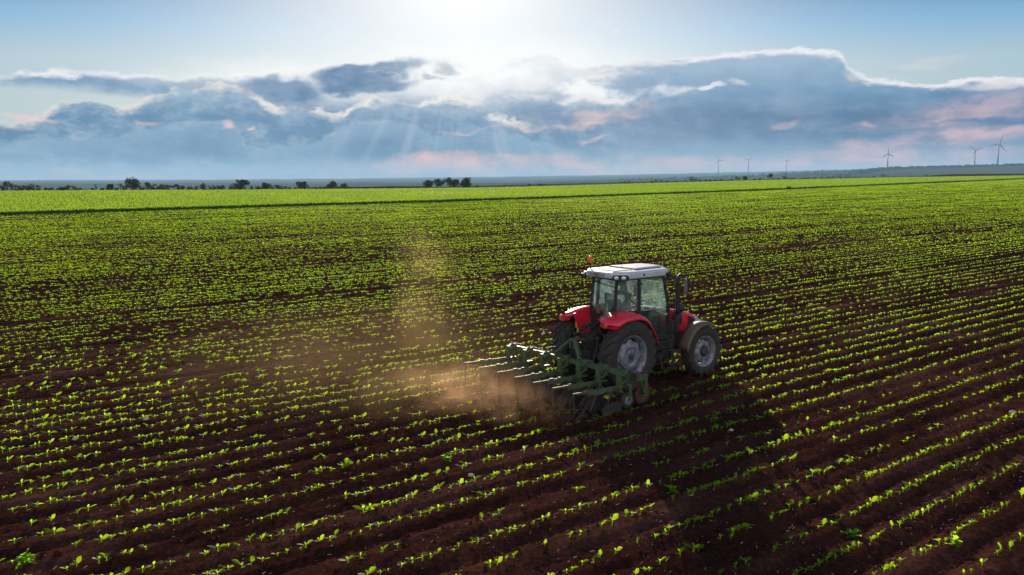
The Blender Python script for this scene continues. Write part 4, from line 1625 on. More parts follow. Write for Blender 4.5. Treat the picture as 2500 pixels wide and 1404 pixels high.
mb = MB()
rows = [roof_ring(.95, 2.525), roof_ring(.985, 2.53), roof_ring(1.0, 2.56), roof_ring(1.0, 2.635), roof_ring(.975, 2.665), roof_ring(.90, 2.685), roof_ring(.5, 2.70)]
mb.loft(rows, close=True)
mb.poly(rows[-1])
mb.poly(rows[0][::-1])
roof = mb.build('roof', M_WHITE, TRAC, bevel=.008)
mb = MB()
mb.loft([[(x, y, z) for x, y in ((.62, -.50), (1.54, -.42), (1.54, .42), (.62, .50))] for z in (2.69, 2.725)] + [[(x, y, 2.735) for x, y in ((.68, -.45), (1.58, -.38), (1.58, .38), (.68, .45))]], close=True)
mb.poly([(x, y, 2.735) for x, y in ((.68, -.45), (1.50, -.38), (1.50, .38), (.68, .45))])
mb.build('roof_hatch', M_WHITE, roof, bevel=.006)
mb = MB()
mb.tube([(.02, -.40, 2.692), (.50, -.46, 2.70), (.56, -.36, 2.703)], .008, 6)
mb.tube([(.02, -.40, 2.692), (.02, .1, 2.695)], .006, 6)
mb.tube([(.62, -.52, 2.70), (1.55, -.44, 2.70)], .008, 6)
mb.tube([(.61, .5, 2.70), (.61, -.52, 2.70)], .008, 6)
mb.tube([(.50, -.10, 2.70), (.58, -.02, 2.95)], .004, 5)
mb.build('roof_seal', M_BLACK, roof)
mb = MB()
mb.box((-.172, .08, 2.595), (.02, .62, .085))
mb.build('rear_fascia', M_GREYT, roof, bevel=.006)
mb = MB()
mb.box((-.188, .06, 2.60), (.012, .20, .10))
mb.build('number_plate', M_PLATE, roof, bevel=.003)
for sd in (-1, 1):
    # rounded lamp housing on each cut rear corner
    mb = MB()
    c = Vector((-.02, sd * .645, 2.555))
    d = Vector((.28, sd * .33, 0)).normalized()
    nrm = Vector((-.33, sd * .28, 0)).normalized()
    mb.loft([[tuple(c + d * u * k + Vector((0, 0, w * k)) + nrm * o_) for u, w in ((-.20, -.055), (-.20, .03), (-.16, .065), (.16, .065), (.21, .03), (.21, -.055))] for o_, k in ((-.06, 1.0), (.045, 1.0), (.055, .93))], close=True)
    mb.poly([tuple(c + d * u * .93 + Vector((0, 0, w * .93)) + nrm * .055) for u, w in ((-.20, -.055), (-.20, .03), (-.16, .065), (.16, .065), (.21, .03), (.21, -.055))])
    hs = mb.build('lamp_housing', M_BLACK, roof, bevel=.01)
    for u in (-.095, .085):
        mb = MB()
        p = c + d * u + nrm * .05 + Vector((0, 0, .005))
        V = []
        for rr_, o_ in ((.052, 0), (.048, .012), (.02, .020)):
            V.append([tuple(p + nrm * o_ + d * rr_ * 1.15 * math.cos(a * PI / 8) + Vector((0, 0, rr_ * .82 * math.sin(a * PI / 8)))) for a in range(16)])
        mb.loft(V, close=True)
        mb.poly(V[-1])
        mb.build('lamp', M_LAMP, hs)
    # side marker on the roof edge, lamp at the front corner
    mb = MB()
    mb.lathe([(.001, -.014), (.028, -.012), (.028, .012), (.001, .015)], 10, 'y', (.62, sd * .79, 2.60))
    mb.build('side_marker', M_BLACK, roof)
    mb = MB()
    mb.lathe([(.001, -.055), (.05, -.05), (.06, .02), (.055, .06), (.001, .065)], 12, 'x', (1.48, sd * .78, 2.55))
    mb.build('front_lamp', M_BLACK, roof)
# black lamp sticking out at the left rear corner
mb = MB()
mb.lathe([(.001, -.07), (.03, -.07), (.055, -.05), (.06, .05), (.001, .055)], 12, 'z', (-.09, .68, 2.53))
mb.build('corner_lamp', M_BLACK, roof)

# ---- amber beacon on a stalk
mb = MB()
mb.tube([(.10, .60, 2.64), (.08, .62, 2.74), (.08, .62, 2.80)], [.018, .016, .03], 8)
mb.lathe([(.045, 2.79), (.055, 2.80), (.055, 2.82), (.001, 2.82)], 14, 'z', (.08, .62, 0))
bc = mb.build('beacon_stalk', M_BLACK, TRAC)
mb = MB()
mb.lathe([(.058, 2.82), (.062, 2.86), (.060, 2.93), (.048, 2.965), (.02, 2.98), (.001, 2.982)], 18, 'z', (.08, .62, 0))
mb.build('beacon_lens', M_AMBER, bc, smooth=True)

# ---- rear fenders
FP = [(-.70, 1.575, .03), (-.66, 1.615, .07), (-.52, 1.665, .085), (-.35, 1.705, .075), (-.12, 1.74, .065), (.12, 1.755, .07), (.33, 1.735, .06), (.50, 1.665, .055), (.66, 1.52, .05), (.80, 1.31, .05), (.87, 1.14, .05), (.90, 1.0, .05)]
for sd in (-1, 1):
    mb = MB()
    rows = []
    for i, (x, z, lip) in enumerate(FP):
        inner = .46 if x < .4 else .46 + (x - .4) * .55
        taper = min(1.0, .74 + i * .13)
        o_ = 1.085
        k0 = max(0.0, 1 - i / 4.0)
        rows.append([(x + .10 * k0, sd * (.58 if i == 0 else inner), z + (.045 if x < .45 else .01) - (.03 if i == 0 else 0)), (x, sd * .76, z + .02), (x + .07 * k0, sd * (o_ - .16 * taper), z), (x + .18 * k0, sd * (o_ - .05), z - .035), (x + .28 * k0, sd * (o_ - .01), z - .08 * taper), (x + .32 * k0, sd * o_, z - .06 - lip)])
    mb.loft(rows)
    # rear face of the fender
    r0 = rows[0]
    fen = mb.build('rear_fender', M_RED, TRAC, smooth=True, solid=.02)
    mb = MB()
    low = [(-.58, sd * .58, 1.53), (-.67, sd * .76, 1.49), (-.48, sd * 1.03, 1.465), (-.36, sd * 1.08, 1.48)]
    mb.loft([[rows[0][0], rows[0][1], rows[0][3], rows[0][5]], low])
    mb.build('fender_end', M_RED, fen, smooth=False, solid=.015)
    # inner wall down to the axle
    mb = MB()
    mb.loft([[(x, sd * .47, z + .02) for x, z in ((-.58, 1.66), (-.2, 1.74), (.35, 1.74), (.75, 1.36))], [(x, sd * .45, z) for x, z in ((-.40, 1.25), (-.18, 1.0), (.35, 1.0), (.78, 1.0))]])
    mb.build('inner_wall', M_RED if sd > 0 else M_BLACK, fen, solid=.015)
    mb = MB()
    mb.lathe([(.05, .02), (.05, -.012), (.035, -.022), (.001, -.022)], 14, 'x', (-.665, sd * .86, 1.55))
    for yy, zz in ((.70, 1.54), (.80, 1.51)):
        mb.lathe([(.022, -.02), (.022, .006), (.001, .008)], 10, 'x', (-.665, sd * yy, zz))
    lamp = mb.build('tail_light', M_AMBER, fen)
    mb = MB()
    mb.box((-.62, sd * .72, 1.72), (.05, .10, .03))
    mb.lathe([(.045, -.03), (.05, .03), (.001, .035)], 12, 'x', (-.62, sd * .72, 1.77))
    mb.lathe([(.05, -.05), (.05, -.032), (.001, -.032)], 12, 'x', (-.62, sd * .72, 1.77))
    if sd > 0:
        mb.build('work_lamp', M_BLACK, fen)
        mb = MB()
        mb.lathe([(.045, -.02), (.045, .03), (.001, .035)], 12, 'x', (-.66, sd * .76, 1.68))
        mb.build('tail_lamp', M_REDL, fen)

# ---- front fenders
for sd in (-1, 1):
    mb = MB()
    rows = []
    for k in range(15):
        a = R(172 - k * 8.6)
        rad = .72 if a > R(70) else .72 - (R(70) - a) * .02
        x, z = 2.60 + math.cos(a) * rad, .61 + math.sin(a) * rad
        wo = 1.13 - .06 * max(0, (k - 9) / 5)
        rows.append([(x, sd * .74, z - .01), (x, sd * .92, z + .012), (x, sd * (wo - .05), z), (x, sd * wo, z - .03), (x - math.cos(a) * .05, sd * (wo + .003), z - .05 - math.sin(a) * .04)])
    mb.loft(rows)
    mb.build('front_fender', M_FENDB, TRAC, smooth=True, solid=.016)
for sd in (-1, 1):
    mb = MB()
    mb.bar((2.55, sd * .35, 1.0), (2.55, sd * .80, 1.30), .04, .03)
    mb.build('fender_bracket', M_BLACK, TRAC)

# ---- exhaust, air cleaner, mirrors, steps
mb = MB()
mb.tube([(2.17, -.46, 1.30), (2.17, -.46, 1.66), (2.14, -.46, 2.28), (2.15, -.46, 2.37), (2.20, -.46, 2.43), (2.28, -.46, 2.47)], [.06, .062, .062, .06, .055, .05], 16)
mb.build('exhaust', M_BLACK, TRAC, smooth=True)
mb = MB()
mb.tube([(2.30, -.42, 1.25), (2.30, -.42, 1.58)], .055, 12)
mb.lathe([(.05, 1.54), (.115, 1.57), (.125, 1.60), (.125, 1.67), (.10, 1.72), (.05, 1.74), (.001, 1.745)], 20, 'z', (2.30, -.42, 0))
mb.build('air_cleaner', M_BLACK, TRAC, smooth=True)
mb = MB()
mb.box((2.14, -.46, 1.38), (.16, .14, .22))
mb.tube([(2.14, -.46, 1.05), (2.14, -.46, 1.5)], .07, 10)
mb.box((1.80, -.62, .95), (.12, .10, .9))
mb.build('engine_side', M_CHASSIS, TRAC, bevel=.02)
for sd in (-1, 1):
    mb = MB()
    mb.tube([(1.33, sd * .76, 2.46), (1.60, sd * .95, 2.47), (1.85, sd * 1.06, 2.47), (1.92, sd * 1.08, 2.40), (1.93, sd * 1.08, 2.20)], .018, 8)
    mb.box((1.45, sd * .84, 2.45), (.14, .05, .06))
    arm = mb.build('mirror_arm', M_BLACK, TRAC)
    mb = MB()
    mb.box((1.88, sd * 1.02, 2.27), (.05, .17, .34), (0, 0, sd * .25))
    mir_o = mb.build('mirror', M_BLACK, arm, bevel=.015)
    mb = MB()
    mb.box((1.849, sd * 1.03, 2.27), (.012, .14, .30), (0, 0, sd * .25))
    mb.build('mirror_glass', M_STEEL, mir_o)
mb = MB()
for x, y, z, w in ((1.28, -.80, .98, .46), (1.33, -.86, .76, .44), (1.40, -.90, .55, .42), (1.46, -.90, .33, .36)):
    mb.box((x, y, z), (w, .20, .025))
    mb.box((x, y - .10, z + .012), (w, .012, .05))
for x in (1.10, 1.52):
    mb.bar((x, -.80, 1.02), (x + .12, -.90, .33), .02, .05)
mb.build('step', M_BLACK, TRAC)
mb = MB()
mb.tube([(1.62, -.83, 1.10), (1.64, -.90, 1.3), (1.62, -.88, 1.75), (1.56, -.82, 2.05)], .011, 6)
mb.build('grab_rail', M_BLACK, TRAC)
mb = MB()
mb.lathe([(.045, -.03), (.045, .03), (.001, .035)], 14, 'y', (1.12, -.74, 1.03))
mb.box((.98, -.735, .98), (.05, .03, .06))
mb.build('filler_cap', M_STEEL, TRAC, smooth=False)

# ---- rear linkage
mb = MB()
mb.box((-.30, 0, 1.02), (.36, .40, .40))
mb.box((-.42, 0, .70), (.24, .34, .30))
mb.lathe([(.10, -.62), (.10, -.50), (.05, -.48)], 14, 'x', (0, 0, .62))
rn = random.Random(4)
for i in range(16):
    mb.box((-.46 + rn.uniform(-.06, .04), rn.uniform(-.32, .32), rn.uniform(.95, 1.52)), (rn.uniform(.05, .12), rn.uniform(.04, .12), rn.uniform(.04, .12)))
for i in range(9):
    y0, y1 = rn.uniform(-.3, .3), rn.uniform(-.3, .3)
    mb.tube([(-.40, y0, rn.uniform(1.2, 1.5)), (-.62, (y0 + y1) / 2, rn.uniform(1.0, 1.45)), (-.50, y1, rn.uniform(.8, 1.2))], .014, 6)
mb.build('hydraulics', M_CHASSIS, TRAC, bevel=.008)
for sd in (-1, 1):
    mb = MB()
    mb.bar((-.10, sd * .30, 1.12), (-.52, sd * .43, 1.20), .07, .09)
    mb.build('lift_arm', M_CHASSIS, TRAC, bevel=.01)
    mb = MB()
    mb.bar((-.15, sd * .33, .56), (-1.02, sd * .44, .62), .05, .10)
    mb.build('lower_link', M_CHASSIS, TRAC, bevel=.01)
for sd in (-1, 1):
    mb = MB()
    mb.tube([(-.52, sd * .43, 1.20), (-.68, sd * .44, .62)], .022, 8)
    mb.tube([(-.52, sd * .43, 1.00), (-.62, sd * .44, .76)], .036, 8)
    mb.lathe([(.045, -.05), (.045, .05)], 10, 'y', (-.52, sd * .43, 1.20))
    mb.build('lift_rod', M_CHASSIS, TRAC)
mb = MB()
mb.tube([(-.40, 0, 1.06), (-.90, 0, 1.20)], .024, 8)
mb.tube([(-.55, 0, 1.10), (-.74, 0, 1.155)], .036, 8)
mb.build('top_link', M_FENDB, TRAC)
mb = MB()
mb.box((-.40, .475, 1.28), (.06, .05, .46), (0, .1, 0))
mb.box((-.43, .485, 1.42), (.10, .03, .16))
mb.build('lever_guard', M_YEL, TRAC, bevel=.006)
mb = MB()
mb.box((-.075, -.12, 1.54), (.01, .11, .075))
mb.build('warning_sticker', M_YEL, cab)
mb = MB()
mb.lathe([(.001, .01), (.055, .0), (.06, -.03), (.05, -.05), (.001, -.055)], 14, 'x', (-.06, -.46, 1.66))
mb.build('work_lamp', M_LAMP, cab)
mb = MB()
for x, a in ((1.04, .1), (1.22, -.2)):
    mb.box((x, -.62, 1.28), (.12, .05, .20), (0, a, 0))
mb.build('cab_pedals', M_CABIN, cab)

# ------------------------------------------------------------------ driver
M_SHIRT = material('navy shirt', (0.022, 0.026, 0.042), 0.9, var=.2, scale=10)
M_SKIN = material('tanned skin', (0.24, 0.13, 0.09), 0.5, var=.1, scale=10)
M_TROUS = material('khaki trousers', (0.16, 0.14, 0.10), 0.9, var=.15, scale=10)
M_HAIR = material('dark hair', (0.02, 0.015, 0.012), 0.8, var=.2, scale=20)


def skin_mesh(name, nodes, edges, mats, parent, root, sub=1):
    """nodes: name -> (xyz, (rx, ry)); one continuous skinned surface"""
    names = list(nodes)
    me = bpy.data.meshes.new(name)
    me.from_pydata([nodes[k][0] for k in names], [(names.index(a), names.index(b)) for a, b in edges], [])
    o = bpy.data.objects.new(name, me)
    C.objects.link(o)
    for m in mats:
        me.materials.append(m)
    md = o.modifiers.new('skin', 'SKIN')
    md.use_smooth_shade = True
    sk = me.skin_vertices[0].data
    for i, k in enumerate(names):
        r = nodes[k][1]
        sk[i].radius = r if isinstance(r, tuple) else (r, r)
        sk[i].use_root = (k == root)
    s = o.modifiers.new('sub', 'SUBSURF')
    s.levels = s.render_levels = sub
    if parent:
        o.parent = parent
    return o


PERS = empty('person', (0, 0, 0))
PERS.location = TRAC.matrix_basis @ Vector((.55, .0, 1.60))
PERS.rotation_euler = TRAC.rotation_euler
tag(PERS, 'driver in a dark shirt sitting inside the tractor cab, hands on the wheel', 'person')
N, E_ = {}, []


def chain(*ks):
    for a, b in zip(ks, ks[1:]):
        E_.append((a, b))


N.update(pelvis=((0, 0, .10), (.12, .09)), waist=((-.01, 0, .24), (.12, .085)), chest=((.03, 0, .42), (.125, .085)), neckb=((.055, 0, .555), (.07, .065)),
         neck=((.07, 0, .61), (.052, .055)), jaw=((.09, 0, .665), (.064, .075)), head=((.085, 0, .745), (.078, .095)), crown=((.08, 0, .82), (.055, .065)))
chain('pelvis', 'waist', 'chest', 'neckb', 'neck', 'jaw', 'head', 'crown')
N.update(nose=((.192, 0, .725), .012), noseb=((.165, 0, .74), .014))
chain('head', 'noseb', 'nose')
for sd, n in ((-1, 'r'), (1, 'l')):
    N['sh' + n] = ((.05, sd * .185, .50), .052)
    N['el' + n] = ((.22, sd * .27, .27), .045)
    N['wr' + n] = ((.47, sd * .20, .28), .029)
    N['pa' + n] = ((.55, sd * .185, .295), (.022, .040))
    chain('chest', 'sh' + n, 'el' + n, 'wr' + n, 'pa' + n)
    for j, (dy, ln) in enumerate(((-.030, .060), (-.010, .070), (.010, .066), (.030, .052))):
        a, b, c = 'f%d%s0' % (j, n), 'f%d%s1' % (j, n), 'f%d%s2' % (j, n)
        y0 = sd * .185 + dy
        N[a] = ((.588, y0, .312), .0095)
        N[b] = ((.588 + ln * .45, y0, .300), .0088)
        N[c] = ((.588 + ln * .42, y0, .300 - ln * .5), .008)
        chain('pa' + n, a, b, c)
    N['th0' + n] = ((.560, sd * .145, .300), .011)
    N['th1' + n] = ((.595, sd * .130, .285), .0095)
    chain('pa' + n, 'th0' + n, 'th1' + n)
    N['hp' + n] = ((.06, sd * .10, .065), .090)
    N['kn' + n] = ((.46, sd * .15, .08), .064)
    N['an' + n] = ((.50, sd * .15, -.36), .042)
    N['to' + n] = ((.64, sd * .16, -.41), (.034, .045))
    chain('pelvis', 'hp' + n, 'kn' + n, 'an' + n, 'to' + n)
    N['ear' + n] = ((.080, sd * .083, .73), .017)
    chain('head', 'ear' + n)
skin_mesh('body', N, E_, [M_SKIN], PERS, 'pelvis', 2)
# shirt and trousers over the body
N2 = {k: N[k] for k in ('pelvis', 'waist', 'chest', 'neckb', 'shr', 'shl')}
N2['pelvis'] = ((0, 0, .12), (.165, .135))
N2['waist'] = (N['waist'][0], (.165, .125))
N2['chest'] = (N['chest'][0], (.19, .135))
N2['ster'] = ((.045, 0, .50), (.15, .10))
N2['neckb'] = (N['neckb'][0], (.085, .078))
for sd, n in ((-1, 'r'), (1, 'l')):
    N2['sh' + n] = (N['sh' + n][0], .080)
    N2['sl' + n] = ((.165, sd * .245, .345), .062)
skin_mesh('shirt', N2, [('pelvis', 'waist'), ('waist', 'chest'), ('chest', 'ster'), ('ster', 'neckb'), ('ster', 'shr'), ('ster', 'shl'), ('shr', 'slr'), ('shl', 'sll')], [M_SHIRT], PERS, 'waist', 2)
N3 = {'pelvis': ((.0, 0, .09), (.17, .145)), 'belt': ((-.005, 0, .20), (.15, .115))}
for n in 'rl':
    N3['hp' + n] = ((.08, N['hp' + n][0][1], .07), .105)
    N3['kn' + n] = (N['kn' + n][0], .078)
    a = N['an' + n][0]
    N3['an' + n] = ((a[0], a[1], a[2] + .06), .060)
skin_mesh('trousers', N3, [('belt', 'pelvis'), ('pelvis', 'hpr'), ('pelvis', 'hpl'), ('hpr', 'knr'), ('hpl', 'knl'), ('knr', 'anr'), ('knl', 'anl')], [M_TROUS], PERS, 'belt', 2)
mb = MB()
rows = []
for i in range(9):
    ph = i / 8 * 1.75
    rows.append([(.075 + .104 * math.sin(ph) * math.cos(2 * PI * k / 16) * (.82 if math.cos(2 * PI * k / 16) > 0 else 1.04), .090 * math.sin(ph) * math.sin(2 * PI * k / 16), .755 + .125 * math.cos(ph) + (.05 * math.cos(2 * PI * k / 16) if i == 8 else 0)) for k in range(16)])
mb.loft(rows, close=True)
mb.build('hair', M_HAIR, PERS, smooth=True)
mb = MB()
for sd in (-1, 1):
    mb.lathe([(.001, .174), (.011, .171), (.012, .160)], 8, 'x', (0, sd * .032, .752))
mb.build('eyes', M_LAMP, PERS)
mb = MB()
mb.box((.168, 0, .675), (.012, .05, .012))
mb.build('mouth', material('lips', (.35, .12, .09), .5), PERS, bevel=.004)

# ------------------------------------------------------------------ row crop cultivator behind the tractor
M_GREEN = material('worn green paint', (0.058, 0.112, 0.038), 0.5, coat=.05, var=.25, scale=6, dirt=(.10, .06, .04), dirt_amt=.42)
M_RUST = material('rusty steel', (0.095, 0.046, 0.030), 0.7, metal=.3, var=.35, scale=16)
M_SHINY = material('worn bare steel', (0.19, 0.18, 0.16), 0.55, metal=.7, var=.3, scale=20, dirt=(.10, .055, .035), dirt_amt=.55)
CUL = empty('row_cultivator', (TX, TY, TZ), PI / 2 - HEAD)
CUL.scale = (1.0, 1.0, 0.93)
tag(CUL, 'green row crop cultivator with seven trailing arms hitched behind the tractor', 'cultivator')
XB, ZB = -1.12, .78
Y0, Y1 = -2.16, 2.02
mb = MB()
mb.box((XB, (Y0 + Y1) / 2, ZB), (.11, Y1 - Y0, .11))
mb.box((XB + .15, (Y0 + Y1) / 2, ZB - .02), (.06, Y1 - Y0 - .5, .06))
bar = mb.build('toolbar', M_GREEN, CUL, bevel=.012)
segs = [(-1.98, -1.62), (-1.36, -1.06), (-.84, -.52), (.35, .62), (.98, 1.25), (1.55, 1.98)]
for a, b in segs:
    mb = MB()
    mb.tube([(XB - .02, a, ZB + .10), (XB - .02, b, ZB + .10)], .030, 10)
    mb.build('steel_tube', M_SHINY, bar)
mb = MB()
mb.box((XB - .01, Y0 + .06, ZB), (.17, .13, .17))
mb.build('end_cap', M_BLACK, bar, bevel=.01)
mb = MB()
mb.box((XB - .01, Y0 - .012, ZB), (.10, .02, .15))
mb.box((XB, Y0 + .06, ZB + .092), (.16, .12, .012))
mb.build('end_plate', M_SHINY, bar)
# headstock
mb = MB()
for sd in (-1, 1):
    mb.bar((-.92, sd * .06, 1.22), (XB + .02, sd * .42, ZB + .06), .11, .06, up=(0, 1, 0))
    mb.bar((-.92, sd * .06, 1.24), (-.92, sd * .06, 1.02), .10, .05, up=(0, 1, 0))
    mb.bar((-1.02, sd * .45, .62), (XB, sd * .45, ZB), .08, .05)
mb.tube([(-.92, -.10, 1.20), (-.92, .10, 1.20)], .045, 10)
mb.box((-.93, 0, 1.24), (.16, .12, .06))
mast = mb.build('headstock', M_GREEN, CUL, bevel=.01)
mb = MB()
mb.tube([(-.94, .08, 1.10), (XB + .02, 1.05, ZB + .08)], .015, 6)
mb.build('stay_rod', M_BLACK, mast)
mb = MB()
mb.box((XB - .05, .10, ZB + .10), (.05, .44, .05))
mb.box((XB - .05, -.12, ZB + .02), (.06, .05, .26))
mb.build('hitch_bracket', M_RUST, mast, bevel=.006)


def make_unit(y):
    """one row unit: link frame, post, trailing arm and its tools"""
    mb = MB()
    xp = -1.37
    mb.box((XB - .08, 0, ZB), (.05, .16, .24))
    for z_ in (ZB + .07, ZB - .10):
        for sd in (-1, 1):
            mb.bar((XB - .09, sd * .07, z_), (xp, sd * .07, z_ - .06), .022, .045)
    mb.box((xp, 0, .64), (.07, .10, .44))
    mb.box((xp + .11, -.01, .54), (.20, .10, .05))
    mb.bar((xp + .03, 0, .48), (xp + .22, .0, .26), .06, .05)
    u = mb.build('row_unit', M_GREEN, CUL, bevel=.006, loc=(0, y, 0))
    mb = MB()
    mb.box((-1.80, 0, .512), (.86, .055, .105), (0, .035, 0))
    arm_ = mb.build('arm', M_GREEN, u, bevel=.008)
    mb = MB()
    mb.bar((-1.42, 0, .565), (-2.64, 0, .590), .038, .022)
    mb.box((-2.14, 0, .602), (.10, .06, .020))
    mb.box((-1.92, 0, .598), (.07, .06, .018))
    mb.bar((-2.20, 0, .555), (-2.64, 0, .572), .030, .040)
    mb.build('arm_bar', M_SHINY, arm_, bevel=.003)
    mb = MB()
    mb.tube([(-2.62, 0, .58), (-2.62, 0, .22)], .010, 6)
    mb.build('end_rod', M_RUST, arm_)
    mb = MB()
    mb.lathe([(.055, -.03), (.15, -.035), (.165, 0), (.15, .035), (.055, .03)], 20, 'y', (-1.14, 0, .165))
    mb.lathe([(.03, -.05), (.03, .05)], 8, 'y', (-1.14, 0, .165))
    w_ = mb.build('gauge_wheel', M_RUBBER, u, smooth=True)
    for xx in (-1.52, -1.80):
        mb = MB()
        mb.lathe([(.085, -.012), (.095, 0), (.085, .012)], 18, 'y', (xx, .06 if xx < -1.6 else -.05, .47))
        mb.lathe([(.03, -.05), (.03, .05)], 8, 'y', (xx, 0, .47))
        mb.build('pulley', M_BLACK, u)
    # spring shanks with their shares, sunk in the soil
    for xx, yy in ((-1.58, .17), (-1.76, -.17), (-1.98, .0), (-2.18, .14), (-2.18, -.14)):
        mb = MB()
        mb.tube([(xx + .02, yy * .2, .50), (xx + .02, yy, .46), (xx - .06, yy, .38), (xx - .12, yy, .22), (xx - .02, yy, .05), (xx + .05, yy, -.04)], .017, 6)
        mb.build('shank', M_CHASSIS, u)
        mb = MB()
        mb.add([(xx + .12, yy, -.03), (xx - .06, yy - .085, .0), (xx - .06, yy + .085, .0), (xx - .01, yy, .045)], [(0, 1, 3), (0, 3, 2), (1, 2, 3), (0, 2, 1)])
        mb.build('share', M_RUST, u)
    # shields that keep the soil off the plants
    for sd in (-1, 1):
        mb = MB()
        mb.prism([(-1.50, .03), (-1.48, .24), (-1.62, .30), (-1.95, .30), (-2.05, .18), (-2.02, .03)], sd * .20, sd * .206)
        mb.build('plant_shield', M_CHASSIS, u)
    mb = MB()
    mb.bar((-1.72, -.22, .44), (-1.72, .22, .44), .045, .045)
    mb.build('tool_crossbar', M_GREEN, u, bevel=.004)
    mb = MB()
    mb.box((-1.68, .05, .36), (.12, .03, .07), (0, .5, 0))
    mb.build('yellow_guard', M_YEL, u)
    # trailing comb of thin spring tines
    for yy, l_ in ((-.10, .62), (.02, .70), (.13, .55)):
        mb = MB()
        mb.tube([(-2.05, yy * .4, .50), (-2.30, yy, .33), (-2.05 - l_, yy * 1.5, .0)], .006, 5)
        mb.build('spring_tine', M_RUST, u)
    mb = MB()
    mb.bar((-2.10, -.02, .46), (-2.62, -.06, .02), .025, .045)
    mb.build('drag_bar', M_CHASSIS, u)
    mb = MB()
    mb.tube([(XB - .02, .05, ZB + .05), (XB - .10, .05, ZB + .17), (XB - .16, .08, ZB + .24)], .017, 6)
    mb.tube([(XB - .16, -.05, ZB - .02), (XB - .22, -.06, ZB + .02), (XB - .30, -.02, ZB - .14), (XB - .24, .0, ZB - .24)], .010, 6)
    mb.build('hose', M_BLACK, u)
    return u


YS = [-1.87 + i * .607 for i in range(7)]
u0 = make_unit(YS[0])
for y in YS[1:]:
    c = u0.copy()
    C.objects.link(c)
    c.parent = CUL
    c.location = (0, y, 0)
    for ch in list(u0.children):
        d = ch.copy()
        C.objects.link(d)
        d.parent = c
        for gch in list(ch.children):
            e = gch.copy()
            C.objects.link(e)
            e.parent = d
# marker disc and gauge wheel at the near end
for sd, ye in ((-1, Y0), (1, Y1)):
    mb = MB()
    mb.bar((XB, ye + sd * .02, ZB - .02), (-.80, ye - sd * .06, ZB - .06), .05, .13)
    mb.bar((-.82, ye - sd * .06, ZB - .02), (-.80, ye - sd * .10, .28), .08, .045, up=(0, 1, 0))
    mb.bar((XB + .05, ye, ZB - .10), (-.82, ye - sd * .08, .34), .05, .04)
    br = mb.build('disc_bracket', M_GREEN, CUL, bevel=.008)
    mb = MB()
    mb.lathe([(.04, .03), (.12, .022), (.22, .002), (.225, -.002), (.12, .010), (.04, .012)], 28, 'y', (-.80, ye - sd * .16, .285))
    mb.build('coulter_disc', M_RUST, br, smooth=True)
    mb = MB()
    mb.bar((-1.30, ye - sd * .12, .62), (-1.22, ye - sd * .10, .58), .06, .05)
    mb.bar((-1.22, ye - sd * .10, .60), (-1.24, ye - sd * .12, .25), .06, .04, up=(0, 1, 0))
    ft = mb.build('wheel_fork', M_GREEN, CUL, bevel=.006)
    mb = MB()
    mb.lathe([(.06, -.03), (.15, -.045), (.18, -.02), (.18, .02), (.15, .045), (.06, .03)], 24, 'y', (-1.24, ye - sd * .18, .24))
    mb.build('end_wheel', M_RUBBER, ft, smooth=True)
    mb = MB()
    mb.lathe([(.11, -.040), (.115, -.046), (.06, -.05), (.02, -.06), (.001, -.06)], 20, 'y', (-1.24, ye - sd * .18, .24))
    mb.build('end_wheel_rim', M_RIM, ft, smooth=True)

# ------------------------------------------------------------------ weeds, stones and scraps on the soil
def weed(px, py, size, label):
    a = (px - 1250) / FPX
    b = (702 - py) / FPX
    d = Vector((a, math.cos(PITCH) + b * math.sin(PITCH), -math.sin(PITCH) + b * math.cos(PITCH)))
    k = CAM_H / -d.z
    x, y = d.x * k, d.y * k
    s_, t_ = st(x, y)
    z = float(soil_z(np.array([s_]), np.array([t_]))[0])
    V, F = [], []
    rg = np.random.default_rng(int(px * 7 + py))
    for i in range(26):
        h0 = rg.uniform(.01, .6) * size * .6
        v, f = leaf_arrays(size * rg.uniform(.35, .7), size * rg.uniform(.10, .2), rg.uniform(0, 6.28), rg.uniform(.1, 1.1), rg.uniform(.1, .6), 2, h0, .2)
        v = [(p[0] + rg.normal(0, .02), p[1] + rg.normal(0, .02), p[2]) for p in v]
        o_ = len(V)
        V += v
        F += [tuple(j + o_ for j in q) for q in f]
    o = np_obj('weed', V, F, M_LEAF, True)
    o.location = (x, y, z)
    tag(o, label, 'weed')


weed(62, 1385, .26, 'leafy weed clump in the bottom left corner')
weed(850, 1142, .16, 'thin weed standing alone left of the middle foreground')
weed(1090, 1130, .16, 'feathery weed clump in a row below the cultivator')
weed(1640, 1205, .20, 'leafy weed in the tractor shadow in the foreground')
weed(2080, 1310, .24, 'ragged weed by a row in the lower right')
weed(2330, 1340, .18, 'small weed clump in the far lower right')
weed(1745, 1035, .18, 'leafy weed in the shade just right of the cultivator')

M_STONE = material('pale stone', (0.38, 0.34, 0.30), 0.9, var=.2, scale=20)


def stone(px, py, r, label, name='stone', mat=None):
    a = (px - 1250) / FPX
    b = (702 - py) / FPX
    d = Vector((a, math.cos(PITCH) + b * math.sin(PITCH), -math.sin(PITCH) + b * math.cos(PITCH)))
    k = CAM_H / -d.z
    x, y = d.x * k, d.y * k
    s_, t_ = st(x, y)
    z = float(soil_z(np.array([s_]), np.array([t_]))[0])
    rg = np.random.default_rng(int(px + py))
    mb = MB()
    rows = []
    for i in range(7):
        ph = PI * (i + .02) / 6.04
        rows.append([(r * 1.3 * math.sin(ph) * math.cos(q) * rg.uniform(.85, 1.15), r * math.sin(ph) * math.sin(q) * rg.uniform(.85, 1.15), r * .75 * math.cos(ph)) for q in (2 * PI * j / 10 for j in range(10))])
    mb.loft(rows, close=True)
    o = mb.build(name, mat or M_STONE, smooth=True)
    o.location = (x, y, z + r * .35)
    tag(o, label, name)


